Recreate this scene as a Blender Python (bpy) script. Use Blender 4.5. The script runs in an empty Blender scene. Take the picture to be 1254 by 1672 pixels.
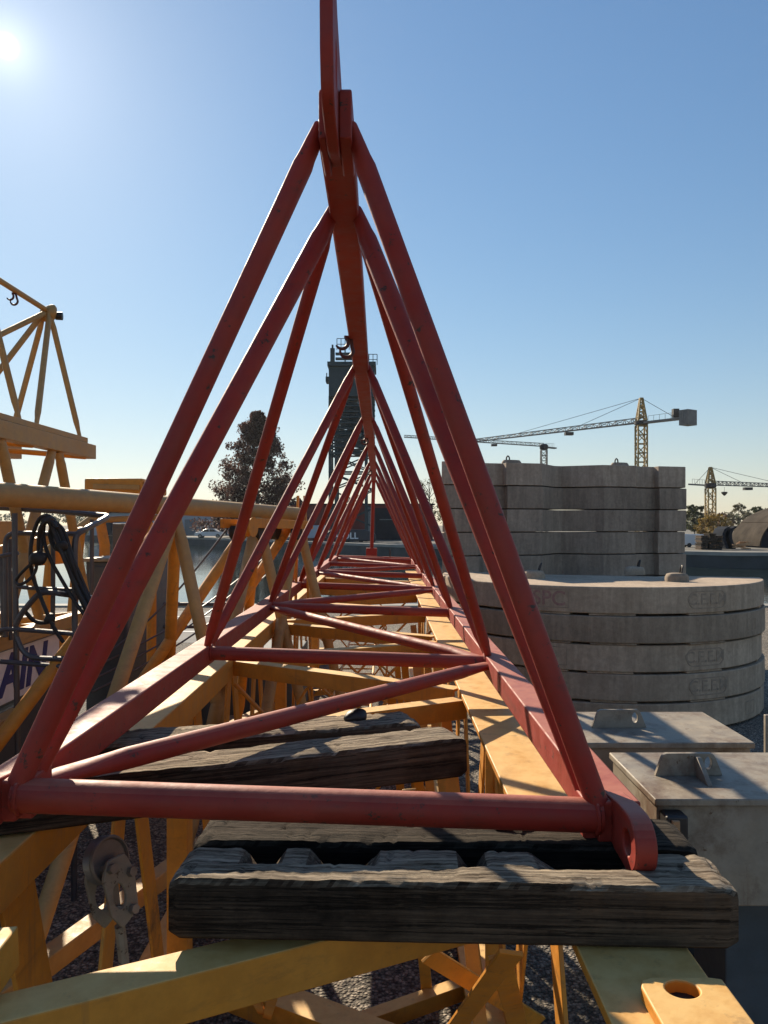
import bpy, math, random
from mathutils import Vector, Matrix
random.seed(7)
V = Vector
R = math.radians
scene = bpy.context.scene
COL = scene.collection
HC = 2.2            # camera height above the yard
F = 1257.0          # focal length in photo pixels (1254 wide)
U0, V0 = 627.0, 855.0

def P(u, v, d):     # a point of the photo at distance d along the view axis
    return V(((u - U0) / F * d, d, HC - (v - V0) / F * d))
def G(u, v, z=0.0): # the point of the photo lying at height z
    d = (HC - z) * F / (v - V0)
    return V(((u - U0) / F * d, d, z))

# ------------------------------------------------------------------ materials
def new_mat(name):
    m = bpy.data.materials.new(name); m.use_nodes = True
    nt = m.node_tree
    return m, nt, nt.nodes, nt.links, nt.nodes['Principled BSDF']

def ramp(N, stops):
    r = N.new('ShaderNodeValToRGB')
    e = r.color_ramp.elements
    while len(e) < len(stops): e.new(0.5)
    for el, (p, c) in zip(e, stops):
        el.position = p; el.color = (c[0], c[1], c[2], 1)
    return r

def noise(N, L, co, scale, detail=6, rough=0.6, stretch=None):
    n = N.new('ShaderNodeTexNoise')
    n.inputs['Scale'].default_value = scale
    n.inputs['Detail'].default_value = detail
    n.inputs['Roughness'].default_value = rough
    if stretch:
        mp = N.new('ShaderNodeMapping'); mp.inputs['Scale'].default_value = stretch
        L.new(co, mp.inputs['Vector']); L.new(mp.outputs['Vector'], n.inputs['Vector'])
    else:
        L.new(co, n.inputs['Vector'])
    return n

def mix(N, L, fac, a, b, mode='MIX'):
    m = N.new('ShaderNodeMix'); m.data_type = 'RGBA'; m.blend_type = mode
    for sock, val in ((0, fac), (6, a), (7, b)):
        if hasattr(val, 'is_output'): L.new(val, m.inputs[sock])
        elif isinstance(val, (int, float)): m.inputs[sock].default_value = val
        else: m.inputs[sock].default_value = (val[0], val[1], val[2], 1)
    return m.outputs[2]

def bump(N, L, bs, h, strength, dist):
    b = N.new('ShaderNodeBump'); b.inputs['Strength'].default_value = strength
    b.inputs['Distance'].default_value = dist
    L.new(h, b.inputs['Height']); L.new(b.outputs['Normal'], bs.inputs['Normal'])

def coords(N):
    t = N.new('ShaderNodeTexCoord'); return t.outputs['Object']

def paint(name, base, faded, dirt=(0.05, 0.03, 0.02), rough=0.45, fade=0.5, chips=0.62, metal=0.0, scale=1.0, rust=0.0, dust=None):
    m, nt, N, L, bs = new_mat(name)
    co = coords(N)
    n1 = noise(N, L, co, 2.2*scale, 8, 0.65)
    r1 = ramp(N, [(0.35, (0, 0, 0)), (0.72, (1, 1, 1))]); L.new(n1.outputs['Fac'], r1.inputs['Fac'])
    c = mix(N, L, r1.outputs['Color'], base, [b + (f - b) * fade for b, f in zip(base, faded)])
    n2 = noise(N, L, co, 14*scale, 8, 0.7)
    r2 = ramp(N, [(0.4, (0.82, 0.8, 0.78)), (0.62, (1.05, 1.05, 1.05))]); L.new(n2.outputs['Fac'], r2.inputs['Fac'])
    c = mix(N, L, 0.8, c, r2.outputs['Color'], 'MULTIPLY')
    n3 = noise(N, L, co, 26*scale, 10, 0.72)
    r3 = ramp(N, [(chips, (0, 0, 0)), (chips + 0.04, (1, 1, 1))]); L.new(n3.outputs['Fac'], r3.inputs['Fac'])
    c = mix(N, L, r3.outputs['Color'], c, dirt)
    n5 = noise(N, L, co, 5*scale, 9, 0.75, (1, 0.25, 3))
    r5 = ramp(N, [(0.57, (0, 0, 0)), (0.76, (0.55, 0.55, 0.55))]); L.new(n5.outputs['Fac'], r5.inputs['Fac'])
    c = mix(N, L, r5.outputs['Color'], c, dirt)
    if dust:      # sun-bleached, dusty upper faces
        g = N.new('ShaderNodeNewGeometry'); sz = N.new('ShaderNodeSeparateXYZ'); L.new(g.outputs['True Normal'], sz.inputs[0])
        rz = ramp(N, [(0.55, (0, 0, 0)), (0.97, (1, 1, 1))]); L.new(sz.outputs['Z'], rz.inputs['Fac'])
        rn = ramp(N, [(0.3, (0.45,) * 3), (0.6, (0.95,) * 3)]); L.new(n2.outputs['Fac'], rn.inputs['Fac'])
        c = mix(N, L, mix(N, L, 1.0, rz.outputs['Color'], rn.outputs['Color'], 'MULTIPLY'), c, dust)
    if rust:
        n6 = noise(N, L, co, 2.6*scale, 10, 0.72); r6 = ramp(N, [(0.66 - rust * 0.14, (0, 0, 0)), (0.76 - rust * 0.1, (0.85,) * 3)]); L.new(n6.outputs['Fac'], r6.inputs['Fac'])
        c = mix(N, L, r6.outputs['Color'], c, (0.10, 0.052, 0.028))
        n7 = noise(N, L, co, 7*scale, 8, 0.7, (2.5, 2.5, 0.18)); r7 = ramp(N, [(0.58, (0, 0, 0)), (0.72, (0.5,) * 3)]); L.new(n7.outputs['Fac'], r7.inputs['Fac'])
        c = mix(N, L, r7.outputs['Color'], c, (0.16, 0.085, 0.045))
    L.new(c, bs.inputs['Base Color'])
    rr = ramp(N, [(0.3, (rough - 0.1,) * 3), (0.7, (rough + 0.2,) * 3)]); L.new(n2.outputs['Fac'], rr.inputs['Fac'])
    L.new(rr.outputs['Color'], bs.inputs['Roughness'])
    bs.inputs['Metallic'].default_value = metal
    n4 = noise(N, L, co, 60*scale, 4, 0.6)
    bump(N, L, bs, n4.outputs['Fac'], 0.16, 0.004)
    return m

def wood(name, dark, light, amount=(0.45, 0.72), dust=(0.52, 0.42, 0.30)):
    m, nt, N, L, bs = new_mat(name)
    co = coords(N)
    n1 = noise(N, L, co, 9, 12, 0.75, (0.3, 11, 11))
    n2 = noise(N, L, co, 3.0, 8, 0.7)
    n3 = noise(N, L, co, 26, 10, 0.75, (0.25, 4, 4))
    r1 = ramp(N, [(amount[0], dark), (amount[1], light)]); L.new(n1.outputs['Fac'], r1.inputs['Fac'])
    r2 = ramp(N, [(0.36, (0.35, 0.33, 0.32)), (0.62, (1.2, 1.15, 1.1))]); L.new(n2.outputs['Fac'], r2.inputs['Fac'])
    c = mix(N, L, 1.0, r1.outputs['Color'], r2.outputs['Color'], 'MULTIPLY')
    n4 = noise(N, L, co, 9, 8, 0.65, (0.07, 5, 5)); r5 = ramp(N, [(0.47, (1, 1, 1)), (0.495, (0.3,) * 3), (0.505, (0.3,) * 3), (0.53, (1, 1, 1))]); L.new(n4.outputs['Fac'], r5.inputs['Fac'])
    c = mix(N, L, 0.9, c, r5.outputs['Color'], 'MULTIPLY')
    # weathered grey upper faces: dust lies on them
    g = N.new('ShaderNodeNewGeometry'); s = N.new('ShaderNodeSeparateXYZ'); L.new(g.outputs['True Normal'], s.inputs[0])
    r3 = ramp(N, [(0.5, (0, 0, 0)), (0.9, (1, 1, 1))]); L.new(s.outputs['Z'], r3.inputs['Fac'])
    r4 = ramp(N, [(0.38, (0.0,) * 3), (0.62, (0.85,) * 3)]); L.new(n3.outputs['Fac'], r4.inputs['Fac'])
    f = mix(N, L, 1.0, r3.outputs['Color'], r4.outputs['Color'], 'MULTIPLY')
    c = mix(N, L, f, c, dust)
    L.new(c, bs.inputs['Base Color'])
    bs.inputs['Roughness'].default_value = 0.95; bs.inputs['Specular IOR Level'].default_value = 0.15
    h = N.new('ShaderNodeMath'); h.operation = 'ADD'
    L.new(n1.outputs['Fac'], h.inputs[0]); L.new(n3.outputs['Fac'], h.inputs[1])
    h2 = N.new('ShaderNodeMath'); h2.operation = 'MULTIPLY_ADD'; h2.inputs[1].default_value = 0.6
    L.new(r5.outputs['Color'], h2.inputs[0]); L.new(h.outputs[0], h2.inputs[2])
    bump(N, L, bs, h2.outputs[0], 0.75, 0.0045)
    return m

def concrete(name, a, b, streak=0.6):
    m, nt, N, L, bs = new_mat(name)
    co = coords(N)
    oi = N.new('ShaderNodeObjectInfo')
    va = N.new('ShaderNodeVectorMath'); va.operation = 'ADD'
    cm = N.new('ShaderNodeCombineXYZ')
    mu = N.new('ShaderNodeMath'); mu.operation = 'MULTIPLY'; mu.inputs[1].default_value = 40
    L.new(oi.outputs['Random'], mu.inputs[0]); L.new(mu.outputs[0], cm.inputs[0]); L.new(mu.outputs[0], cm.inputs[2])
    L.new(co, va.inputs[0]); L.new(cm.outputs[0], va.inputs[1])
    co = va.outputs[0]
    n1 = noise(N, L, co, 1.3, 9, 0.65)
    r1 = ramp(N, [(0.35, a), (0.68, b)]); L.new(n1.outputs['Fac'], r1.inputs['Fac'])
    n2 = noise(N, L, co, 5, 8, 0.7, (2.2, 2.2, 0.25))
    r2 = ramp(N, [(0.42, (0.7, 0.69, 0.68)), (0.6, (1.05, 1.05, 1.04))]); L.new(n2.outputs['Fac'], r2.inputs['Fac'])
    c = mix(N, L, streak, r1.outputs['Color'], r2.outputs['Color'], 'MULTIPLY')
    n3 = noise(N, L, co, 22, 10, 0.7)
    r3 = ramp(N, [(0.38, (0.8,) * 3), (0.58, (1.0,) * 3), (0.75, (1.12,) * 3)]); L.new(n3.outputs['Fac'], r3.inputs['Fac'])
    c = mix(N, L, 0.9, c, r3.outputs['Color'], 'MULTIPLY')
    vo = N.new('ShaderNodeTexVoronoi'); vo.inputs['Scale'].default_value = 30; L.new(co, vo.inputs['Vector'])
    r4 = ramp(N, [(0.06, (0.45,) * 3), (0.13, (1,) * 3)]); L.new(vo.outputs['Distance'], r4.inputs['Fac'])
    c = mix(N, L, 0.5, c, r4.outputs['Color'], 'MULTIPLY')
    tone = N.new('ShaderNodeMapRange'); L.new(oi.outputs['Random'], tone.inputs[0]); tone.inputs[3].default_value = 0.72; tone.inputs[4].default_value = 1.12
    cc = N.new('ShaderNodeCombineColor')
    for i in range(3): L.new(tone.outputs[0], cc.inputs[i])
    c = mix(N, L, 1.0, c, cc.outputs[0], 'MULTIPLY')
    L.new(c, bs.inputs['Base Color'])
    bs.inputs['Roughness'].default_value = 0.88
    ad = N.new('ShaderNodeMath'); ad.operation = 'ADD'
    L.new(n3.outputs['Fac'], ad.inputs[0]); L.new(r4.outputs['Color'], ad.inputs[1])
    bump(N, L, bs, ad.outputs[0], 0.35, 0.01)
    return m

def plain(name, col, rough=0.6, metal=0.0, var=0.25, scale=6.0, bmp=0.1):
    m, nt, N, L, bs = new_mat(name)
    co = coords(N)
    n = noise(N, L, co, scale, 8, 0.65)
    r = ramp(N, [(0.3, [c * (1 - var) for c in col]), (0.7, [c * (1 + var) for c in col])])
    L.new(n.outputs['Fac'], r.inputs['Fac']); L.new(r.outputs['Color'], bs.inputs['Base Color'])
    bs.inputs['Roughness'].default_value = rough; bs.inputs['Metallic'].default_value = metal
    n2 = noise(N, L, co, scale * 8, 4, 0.6)
    if bmp: bump(N, L, bs, n2.outputs['Fac'], bmp, 0.01)
    return m

def leafy(name, a, b, trans=0.3):
    m, nt, N, L, bs = new_mat(name)
    co = coords(N)
    n = noise(N, L, co, 0.9, 6, 0.7)
    r = ramp(N, [(0.35, a), (0.65, b)]); L.new(n.outputs['Fac'], r.inputs['Fac'])
    L.new(r.outputs['Color'], bs.inputs['Base Color']); bs.inputs['Roughness'].default_value = 0.7
    t = N.new('ShaderNodeBsdfTranslucent'); L.new(r.outputs['Color'], t.inputs['Color'])
    ms = N.new('ShaderNodeMixShader'); ms.inputs[0].default_value = trans
    L.new(bs.outputs[0], ms.inputs[1]); L.new(t.outputs[0], ms.inputs[2])
    L.new(ms.outputs[0], N['Material Output'].inputs['Surface'])
    return m

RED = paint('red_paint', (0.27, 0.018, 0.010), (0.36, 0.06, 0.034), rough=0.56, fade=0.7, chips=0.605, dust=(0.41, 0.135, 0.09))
RED.node_tree.nodes['Principled BSDF'].inputs['Specular IOR Level'].default_value = 0.4
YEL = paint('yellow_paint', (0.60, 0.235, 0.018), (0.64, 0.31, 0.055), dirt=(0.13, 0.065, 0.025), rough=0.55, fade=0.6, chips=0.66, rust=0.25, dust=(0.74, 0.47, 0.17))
PYEL = paint('pale_yellow_paint', (0.44, 0.235, 0.06), (0.46, 0.31, 0.13), dirt=(0.14, 0.09, 0.05), rough=0.55, fade=0.8, chips=0.66)
GALV = paint('galvanised_steel', (0.085, 0.085, 0.095), (0.15, 0.15, 0.16), dirt=(0.05, 0.04, 0.03), rough=0.4, fade=0.7, chips=0.72, metal=0.4)
BALL = paint('grey_steel_paint', (0.28, 0.25, 0.205), (0.36, 0.29, 0.20), dirt=(0.13, 0.08, 0.045), rough=0.55, fade=0.9, chips=0.62, rust=1.15)
CAB = paint('dark_cabinet_paint', (0.055, 0.07, 0.085), (0.09, 0.10, 0.11), dirt=(0.03, 0.025, 0.02), rough=0.55, fade=0.8, chips=0.7)
STEELW = paint('worn_white_paint', (0.30, 0.265, 0.20), (0.36, 0.32, 0.25), dirt=(0.08, 0.05, 0.03), rough=0.5, fade=0.7, chips=0.58, rust=0.6)
WOOD = wood('weathered_timber', (0.062, 0.043, 0.029), (0.17, 0.118, 0.076))
WOODK = wood('charred_timber', (0.012, 0.010, 0.008), (0.05, 0.038, 0.028), (0.45, 0.75), (0.10, 0.08, 0.06))  # charred wood; its top dust is darkened to paint in the shade there
WOODP = plain('cut_wood', (0.35, 0.20, 0.10), 0.8, var=0.3, scale=9)
CONC = concrete('slab_concrete', (0.38, 0.285, 0.20), (0.52, 0.40, 0.29))
CONC2 = concrete('block_concrete', (0.34, 0.262, 0.20), (0.47, 0.37, 0.285), 0.7)
HOOKM = plain('rusty_red_steel', (0.075, 0.022, 0.02), 0.55, 0.2)
RUBBER = plain('black_rubber', (0.018, 0.018, 0.018), 0.6)
WIRE = plain('steel_rope', (0.10, 0.10, 0.11), 0.45, 0.6)
DSTEEL = plain('dark_steel', (0.045, 0.04, 0.038), 0.5, 0.5)
SHEAVE = plain('machined_steel', (0.26, 0.245, 0.225), 0.4, 0.6)
WHITE = plain('white_panel', (0.74, 0.75, 0.75), 0.5, var=0.12)
BLUE = plain('blue_lettering', (0.010, 0.03, 0.17), 0.5, var=0.2)
GREYP = plain('grey_panel', (0.17, 0.19, 0.20), 0.55)
MARK = plain('faded_red_marking', (0.33, 0.19, 0.16), 0.85, var=0.3, scale=20)
STAMP = plain('stamp_shade_concrete', (0.315, 0.245, 0.18), 0.9, var=0.25, scale=20)  # darker tone paints recess shade onto the slightly raised frames and letters
TOWER = plain('dark_green_steel', (0.028, 0.05, 0.058), 0.6, 0.2)
SHEDRED = plain('red_corrugated_sheet', (0.17, 0.035, 0.03), 0.8, var=0.3, scale=0.6)
SHEDDK = plain('dark_sheet', (0.025, 0.03, 0.04), 0.95, var=0.3, scale=0.5)
SHEDDK.node_tree.nodes['Principled BSDF'].inputs['Specular IOR Level'].default_value = 0.05
BLDG = plain('pale_grey_cladding', (0.36, 0.40, 0.44), 0.7, var=0.08, scale=0.3)
GLASS = plain('dark_glass', (0.02, 0.025, 0.03), 0.1)
CARW = plain('white_car_paint', (0.62, 0.63, 0.64), 0.25, var=0.03)
VANB = plain('pale_blue_van_paint', (0.35, 0.42, 0.50), 0.3, var=0.05)
TANK = plain('navy_tank_paint', (0.012, 0.02, 0.035), 0.45)
CRANEY = plain('faded_crane_yellow', (0.30, 0.20, 0.06), 0.6, scale=1.0)
CRANEG = plain('weathered_crane_grey', (0.15, 0.145, 0.135), 0.6, scale=1.0)
ROOFP = plain('pale_curved_roof_sheet', (0.055, 0.044, 0.034), 0.95, var=0.5, scale=0.8)
ROOFP.node_tree.nodes['Principled BSDF'].inputs['Specular IOR Level'].default_value = 0.1
BARK = plain('bark', (0.06, 0.045, 0.035), 0.9, scale=4)
LEAFR = leafy('russet_conifer_foliage', (0.07, 0.036, 0.028), (0.18, 0.085, 0.062), 0.3)
LEAFG = leafy('green_foliage', (0.060, 0.075, 0.035), (0.15, 0.155, 0.07), 0.3)
LEAFD = leafy('dry_foliage', (0.11, 0.10, 0.06), (0.22, 0.19, 0.11), 0.3)
LEAFY = leafy('autumn_yellow_foliage', (0.16, 0.10, 0.02), (0.28, 0.19, 0.04), 0.35)
LEAFO = leafy('brown_foliage', (0.16, 0.095, 0.06), (0.26, 0.16, 0.10), 0.3)

def ground_mat():
    m, nt, N, L, bs = new_mat('gravel_asphalt')
    co = coords(N)
    vo = N.new('ShaderNodeTexVoronoi'); vo.inputs['Scale'].default_value = 62; L.new(co, vo.inputs['Vector'])
    vo2 = N.new('ShaderNodeTexVoronoi'); vo2.inputs['Scale'].default_value = 150; L.new(co, vo2.inputs['Vector'])
    n1 = noise(N, L, co, 0.6, 8, 0.65); n2 = noise(N, L, co, 9, 8, 0.7)
    sep = N.new('ShaderNodeSeparateColor'); L.new(vo.outputs['Color'], sep.inputs[0])
    r = ramp(N, [(0.0, (0.10, 0.085, 0.066)), (0.6, (0.26, 0.22, 0.175)), (1.0, (0.50, 0.43, 0.35))]); L.new(sep.outputs[0], r.inputs['Fac'])
    rc = ramp(N, [(0.0, (1, 1, 1)), (0.45, (0.9,) * 3), (0.75, (0.35,) * 3)]); L.new(vo.outputs['Distance'], rc.inputs['Fac'])
    c = mix(N, L, 1.0, r.outputs['Color'], rc.outputs['Color'], 'MULTIPLY')
    r1 = ramp(N, [(0.35, (0.75, 0.75, 0.76)), (0.65, (1.3, 1.28, 1.24))]); L.new(n1.outputs['Fac'], r1.inputs['Fac'])
    c = mix(N, L, 1.0, c, r1.outputs['Color'], 'MULTIPLY')
    r2 = ramp(N, [(0.35, (0.7,) * 3), (0.65, (1.15,) * 3)]); L.new(n2.outputs['Fac'], r2.inputs['Fac'])
    c = mix(N, L, 1.0, c, r2.outputs['Color'], 'MULTIPLY')
    L.new(c, bs.inputs['Base Color']); bs.inputs['Roughness'].default_value = 0.9
    h = N.new('ShaderNodeMath'); h.operation = 'MULTIPLY_ADD'; h.inputs[1].default_value = -1.0
    L.new(vo.outputs['Distance'], h.inputs[0]); L.new(n2.outputs['Fac'], h.inputs[2])
    bump(N, L, bs, h.outputs[0], 0.9, 0.02)
    return m
GRAVEL = ground_mat()
ROADM = plain('worn_asphalt', (0.16, 0.155, 0.15), 0.9, var=0.25, scale=1.5)
QUAYM = plain('quay_concrete', (0.06, 0.065, 0.065), 0.85, var=0.35, scale=0.5)
QUAYT = plain('quay_coping', (0.28, 0.27, 0.24), 0.85, var=0.2, scale=0.8)
EARTH = plain('far_bank_earth', (0.13, 0.12, 0.10), 0.95, var=0.3, scale=0.15)
LINEM = plain('white_road_paint', (0.6, 0.6, 0.58), 0.8, var=0.2)

def water_mat():
    m, nt, N, L, bs = new_mat('canal_water')
    co = coords(N)
    bs.inputs['Base Color'].default_value = (0.012, 0.022, 0.022, 1)
    bs.inputs['Roughness'].default_value = 0.06
    bs.inputs['IOR'].default_value = 1.33
    n = noise(N, L, co, 1.6, 6, 0.6, (1, 1, 1)); n2 = noise(N, L, co, 0.35, 3, 0.5)
    a = N.new('ShaderNodeMath'); a.operation = 'ADD'; L.new(n.outputs['Fac'], a.inputs[0]); L.new(n2.outputs['Fac'], a.inputs[1])
    bump(N, L, bs, a.outputs[0], 0.2, 0.035)
    return m
WATER = water_mat()

# ------------------------------------------------------------------ mesh helpers
class MB:
    def __init__(s): s.v = []; s.f = []
    def add(s, vs, fs):
        o = len(s.v); s.v += [V(p) for p in vs]; s.f += [[i + o for i in f] for f in fs]; return s
    def loft(s, rings, cap=True, closed=False):
        n = len(rings[0]); o = len(s.v)
        for r in rings: s.v += [V(p) for p in r]
        m = len(rings)
        for i in range(m if closed else m - 1):
            a, b = o + i * n, o + ((i + 1) % m) * n
            for k in range(n):
                k2 = (k + 1) % n
                s.f.append([a + k, a + k2, b + k2, b + k])
        if cap and not closed:
            s.f.append([o + k for k in range(n)][::-1]); s.f.append([o + (m - 1) * n + k for k in range(n)])
        return s
    def build(s, name, mat, parent=None, smooth=35, bev=0.0, seg=2, origin=None):
        me = bpy.data.meshes.new(name)
        if parent is not None:
            off = parent_world(parent)
        else:
            if origin is None:
                xs = [p.x for p in s.v]; ys = [p.y for p in s.v]; zs = [p.z for p in s.v]
                off = V(((min(xs) + max(xs)) / 2, (min(ys) + max(ys)) / 2, min(zs)))
            else: off = V(origin)
        me.from_pydata([tuple(p - off) for p in s.v], [], s.f)
        me.materials.append(mat)
        me.validate(); me.update()
        import bmesh
        bm = bmesh.new(); bm.from_mesh(me); bmesh.ops.recalc_face_normals(bm, faces=bm.faces[:]); bm.to_mesh(me); bm.free()
        if smooth:
            me.polygons.foreach_set('use_smooth', [True] * len(me.polygons))
            me.set_sharp_from_angle(angle=R(smooth))
        o = bpy.data.objects.new(name, me); COL.objects.link(o)
        if parent is not None: o.parent = parent
        else: o.location = off
        if bev:
            b = o.modifiers.new('bevel', 'BEVEL'); b.width = bev; b.segments = seg; b.limit_method = 'ANGLE'; b.angle_limit = R(40)
            b.harden_normals = False
        return o

_W = {}
def parent_world(p):
    w = V((0, 0, 0))
    while p is not None:
        w += p.location; p = p.parent
    return w

def frame(d, up=V((0, 0, 1))):
    d = d.normalized()
    if abs(d.dot(up)) > 0.98: up = V((0, 1, 0)) if abs(d.y) < 0.9 else V((1, 0, 0))
    a = d.cross(up).normalized(); b = a.cross(d).normalized()
    return a, b

def tube(mb, p0, p1, r, n=14, r1=None, flat=None, f0=True, f1=True, fl=0.14, squash=0.4):
    p0, p1 = V(p0), V(p1); d = p1 - p0; ln = d.length; d = d / ln
    r1 = r if r1 is None else r1
    if flat is None:
        a, b = frame(d); ts = [(0, 1, 1), (1, 1, 1)]
    else:                       # flattened ends: squashed along 'flat', widened across
        b = (V(flat) - d * V(flat).dot(d)).normalized(); a = d.cross(b)
        k = min(fl / ln, 0.25); w = 1.3
        ts = []
        if f0: ts += [(0, w, squash), (k * 0.45, 1.2, squash + 0.15), (k * 0.75, 1.08, 0.85), (k, 1, 1)]
        else: ts += [(0, 1, 1)]
        if f1: ts += [(1 - k, 1, 1), (1 - k * 0.75, 1.08, 0.85), (1 - k * 0.45, 1.2, squash + 0.15), (1, w, squash)]
        else: ts += [(1, 1, 1)]
    rings = []
    for t, sa, sb in ts:
        rr = r + (r1 - r) * t; c = p0 + d * ln * t
        rings.append([c + a * math.cos(2 * math.pi * i / n) * rr * sa + b * math.sin(2 * math.pi * i / n) * rr * sb for i in range(n)])
    return mb.loft(rings)

def sweep(mb, pts, r, n=8, closed=False):
    pts = [V(p) for p in pts]; m = len(pts); rings = []; a = None
    for i, p in enumerate(pts):
        if closed: t = pts[(i + 1) % m] - pts[i - 1]
        else: t = pts[min(i + 1, m - 1)] - pts[max(i - 1, 0)]
        t.normalize()
        if a is None: a, b = frame(t)
        else:
            a = (a - t * a.dot(t)).normalized()
        b = t.cross(a)
        rr = r(i / max(1, m - 1)) if callable(r) else r
        rings.append([p + a * math.cos(2 * math.pi * k / n) * rr + b * math.sin(2 * math.pi * k / n) * rr for k in range(n)])
    return mb.loft(rings, cap=not closed, closed=closed)

def smooth_path(pts, it=2):
    pts = [V(p) for p in pts]
    for _ in range(it):
        q = [pts[0]]
        for a, b in zip(pts, pts[1:]): q += [a * 0.75 + b * 0.25, a * 0.25 + b * 0.75]
        pts = q + [pts[-1]]
    return pts

def bar(mb, p0, p1, w, h, up=(0, 0, 1), off=(0, 0)):
    p0, p1 = V(p0), V(p1); a, b = frame(p1 - p0, V(up))
    o = a * off[0] + b * off[1]
    sec = [(-w / 2, -h / 2), (w / 2, -h / 2), (w / 2, h / 2), (-w / 2, h / 2)]
    return mb.loft([[p + o + a * x + b * y for x, y in sec] for p in (p0, p1)])

def angle_bar(mb, p0, p1, w, h, t, up=(0, 0, 1), side=1):   # L section: flange w across, web h down on one side
    p0, p1 = V(p0), V(p1); a, b = frame(p1 - p0, V(up)); a = a * side
    sec = [(-w / 2, 0), (w / 2, 0), (w / 2, -h), (w / 2 - t, -h), (w / 2 - t, -t), (-w / 2, -t)]
    return mb.loft([[p + a * x + b * y for x, y in sec] for p in (p0, p1)])

def box(mb, lo, hi):
    x0, y0, z0 = lo; x1, y1, z1 = hi
    return mb.add([(x0, y0, z0), (x1, y0, z0), (x1, y1, z0), (x0, y1, z0), (x0, y0, z1), (x1, y0, z1), (x1, y1, z1), (x0, y1, z1)],
                  [(0, 3, 2, 1), (4, 5, 6, 7), (0, 1, 5, 4), (1, 2, 6, 5), (2, 3, 7, 6), (3, 0, 4, 7)])

def prism(mb, poly, o, a, b, n, t):      # polygon in plane (a,b) at o, extruded t along n
    o, a, b, n = V(o), V(a), V(b), V(n)
    q = [o + a * x + b * y for x, y in poly]
    return mb.loft([q, [p + n * t for p in q]])

def plate_hole(mb, outer, hole, o, a, b, n, t):   # plate with a hole: both outlines have the same number of points
    o, a, b, n = V(o), V(a), V(b), V(n)
    A = [o + a * x + b * y for x, y in outer]; H = [o + a * x + b * y for x, y in hole]; k = len(A); s = len(mb.v)
    mb.v += A + H + [p + n * t for p in A] + [p + n * t for p in H]
    for i in range(k):
        j = (i + 1) % k
        mb.f += [[s + i, s + j, s + k + j, s + k + i], [s + 2 * k + i, s + 3 * k + i, s + 3 * k + j, s + 2 * k + j],
                 [s + i, s + 2 * k + i, s + 2 * k + j, s + j], [s + k + i, s + k + j, s + 3 * k + j, s + 3 * k + i]]
    return mb

def sector(cx, cy, r, a0, a1, n, rz=1.0):
    return [(cx + r * math.cos(R(a0 + (a1 - a0) * i / n)), cy + r * rz * math.sin(R(a0 + (a1 - a0) * i / n))) for i in range(n + 1)]

def resample(poly, n):
    pts = [V((x, y, 0)) for x, y in poly]; L_ = [0]
    for i in range(len(pts)): L_.append(L_[-1] + (pts[(i + 1) % len(pts)] - pts[i]).length)
    out = []
    for k in range(n):
        s = L_[-1] * k / n
        i = max(j for j in range(len(pts)) if L_[j] <= s + 1e-9)
        f = (s - L_[i]) / max(1e-9, L_[i + 1] - L_[i]); q = pts[i].lerp(pts[(i + 1) % len(pts)], f); out.append((q.x, q.y))
    return out

def tag(o, label=None, cat=None, group=None, kind=None):
    if label: o['label'] = label
    if cat: o['category'] = cat
    if group: o['group'] = group
    if kind: o['kind'] = kind
    return o
def thing(name, loc, label, cat, group=None):
    o = bpy.data.objects.new(name, None); COL.objects.link(o); o.location = V(loc); o.empty_display_size = 0.2
    return tag(o, label, cat, group)
def copy_tree(o, parent=None):
    c = o.copy(); COL.objects.link(c)
    if parent is not None: c.parent = parent
    for ch in list(o.children): copy_tree(ch, c)
    return c
def text(name, s, mat, parent, origin, xdir, ydir, size, shear=0.0, ext=0.002, bold=0.0, squeeze=1.0):
    c = bpy.data.curves.new(name, 'FONT'); c.body = s; c.size = size; c.extrude = ext; c.shear = shear; c.offset = bold
    c.align_x = 'CENTER'; c.align_y = 'CENTER'
    tmp = bpy.data.objects.new('tmp', c); COL.objects.link(tmp)
    dg = bpy.context.evaluated_depsgraph_get()
    me = bpy.data.meshes.new_from_object(tmp.evaluated_get(dg))
    bpy.data.objects.remove(tmp)
    x = V(xdir).normalized(); y = V(ydir); y = (y - x * y.dot(x)).normalized(); z = x.cross(y)
    off = parent_world(parent); o_ = V(origin)
    for v in me.vertices:
        v.co = o_ + x * v.co.x * squeeze + y * v.co.y + z * v.co.z - off
    me.materials.clear(); me.materials.append(mat); me.name = name
    o = bpy.data.objects.new(name, me); COL.objects.link(o); o.parent = parent
    return o

# ------------------------------------------------------------------ world, sun, camera
SUN_AZ, SUN_EL = math.atan2(-617, 1257), math.atan2(780, math.hypot(617, 1257))
S = V((math.sin(SUN_AZ) * math.cos(SUN_EL), math.cos(SUN_AZ) * math.cos(SUN_EL), math.sin(SUN_EL)))
w = bpy.data.worlds.new('World'); scene.world = w; w.use_nodes = True
N, L = w.node_tree.nodes, w.node_tree.links
sky = N.new('ShaderNodeTexSky'); sky.sky_type = 'NISHITA'; sky.sun_disc = False
sky.sun_elevation = SUN_EL; sky.sun_rotation = SUN_AZ
sky.altitude = 50; sky.air_density = 1.4; sky.dust_density = 0.22; sky.ozone_density = 3.0
def vmath(op, a, b=None, c=None):
    n = N.new('ShaderNodeVectorMath'); n.operation = op
    for k, q in enumerate((a, b, c)):
        if q is None: continue
        if hasattr(q, 'is_output'): L.new(q, n.inputs[k])
        else: n.inputs[k].default_value = q
    return n.outputs['Value'] if op == 'DOT_PRODUCT' else n.outputs[0]
def smath(op, a, b):
    n = N.new('ShaderNodeMath'); n.operation = op
    for k, q in enumerate((a, b)):
        if hasattr(q, 'is_output'): L.new(q, n.inputs[k])
        else: n.inputs[k].default_value = q
    return n.outputs[0]
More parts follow.
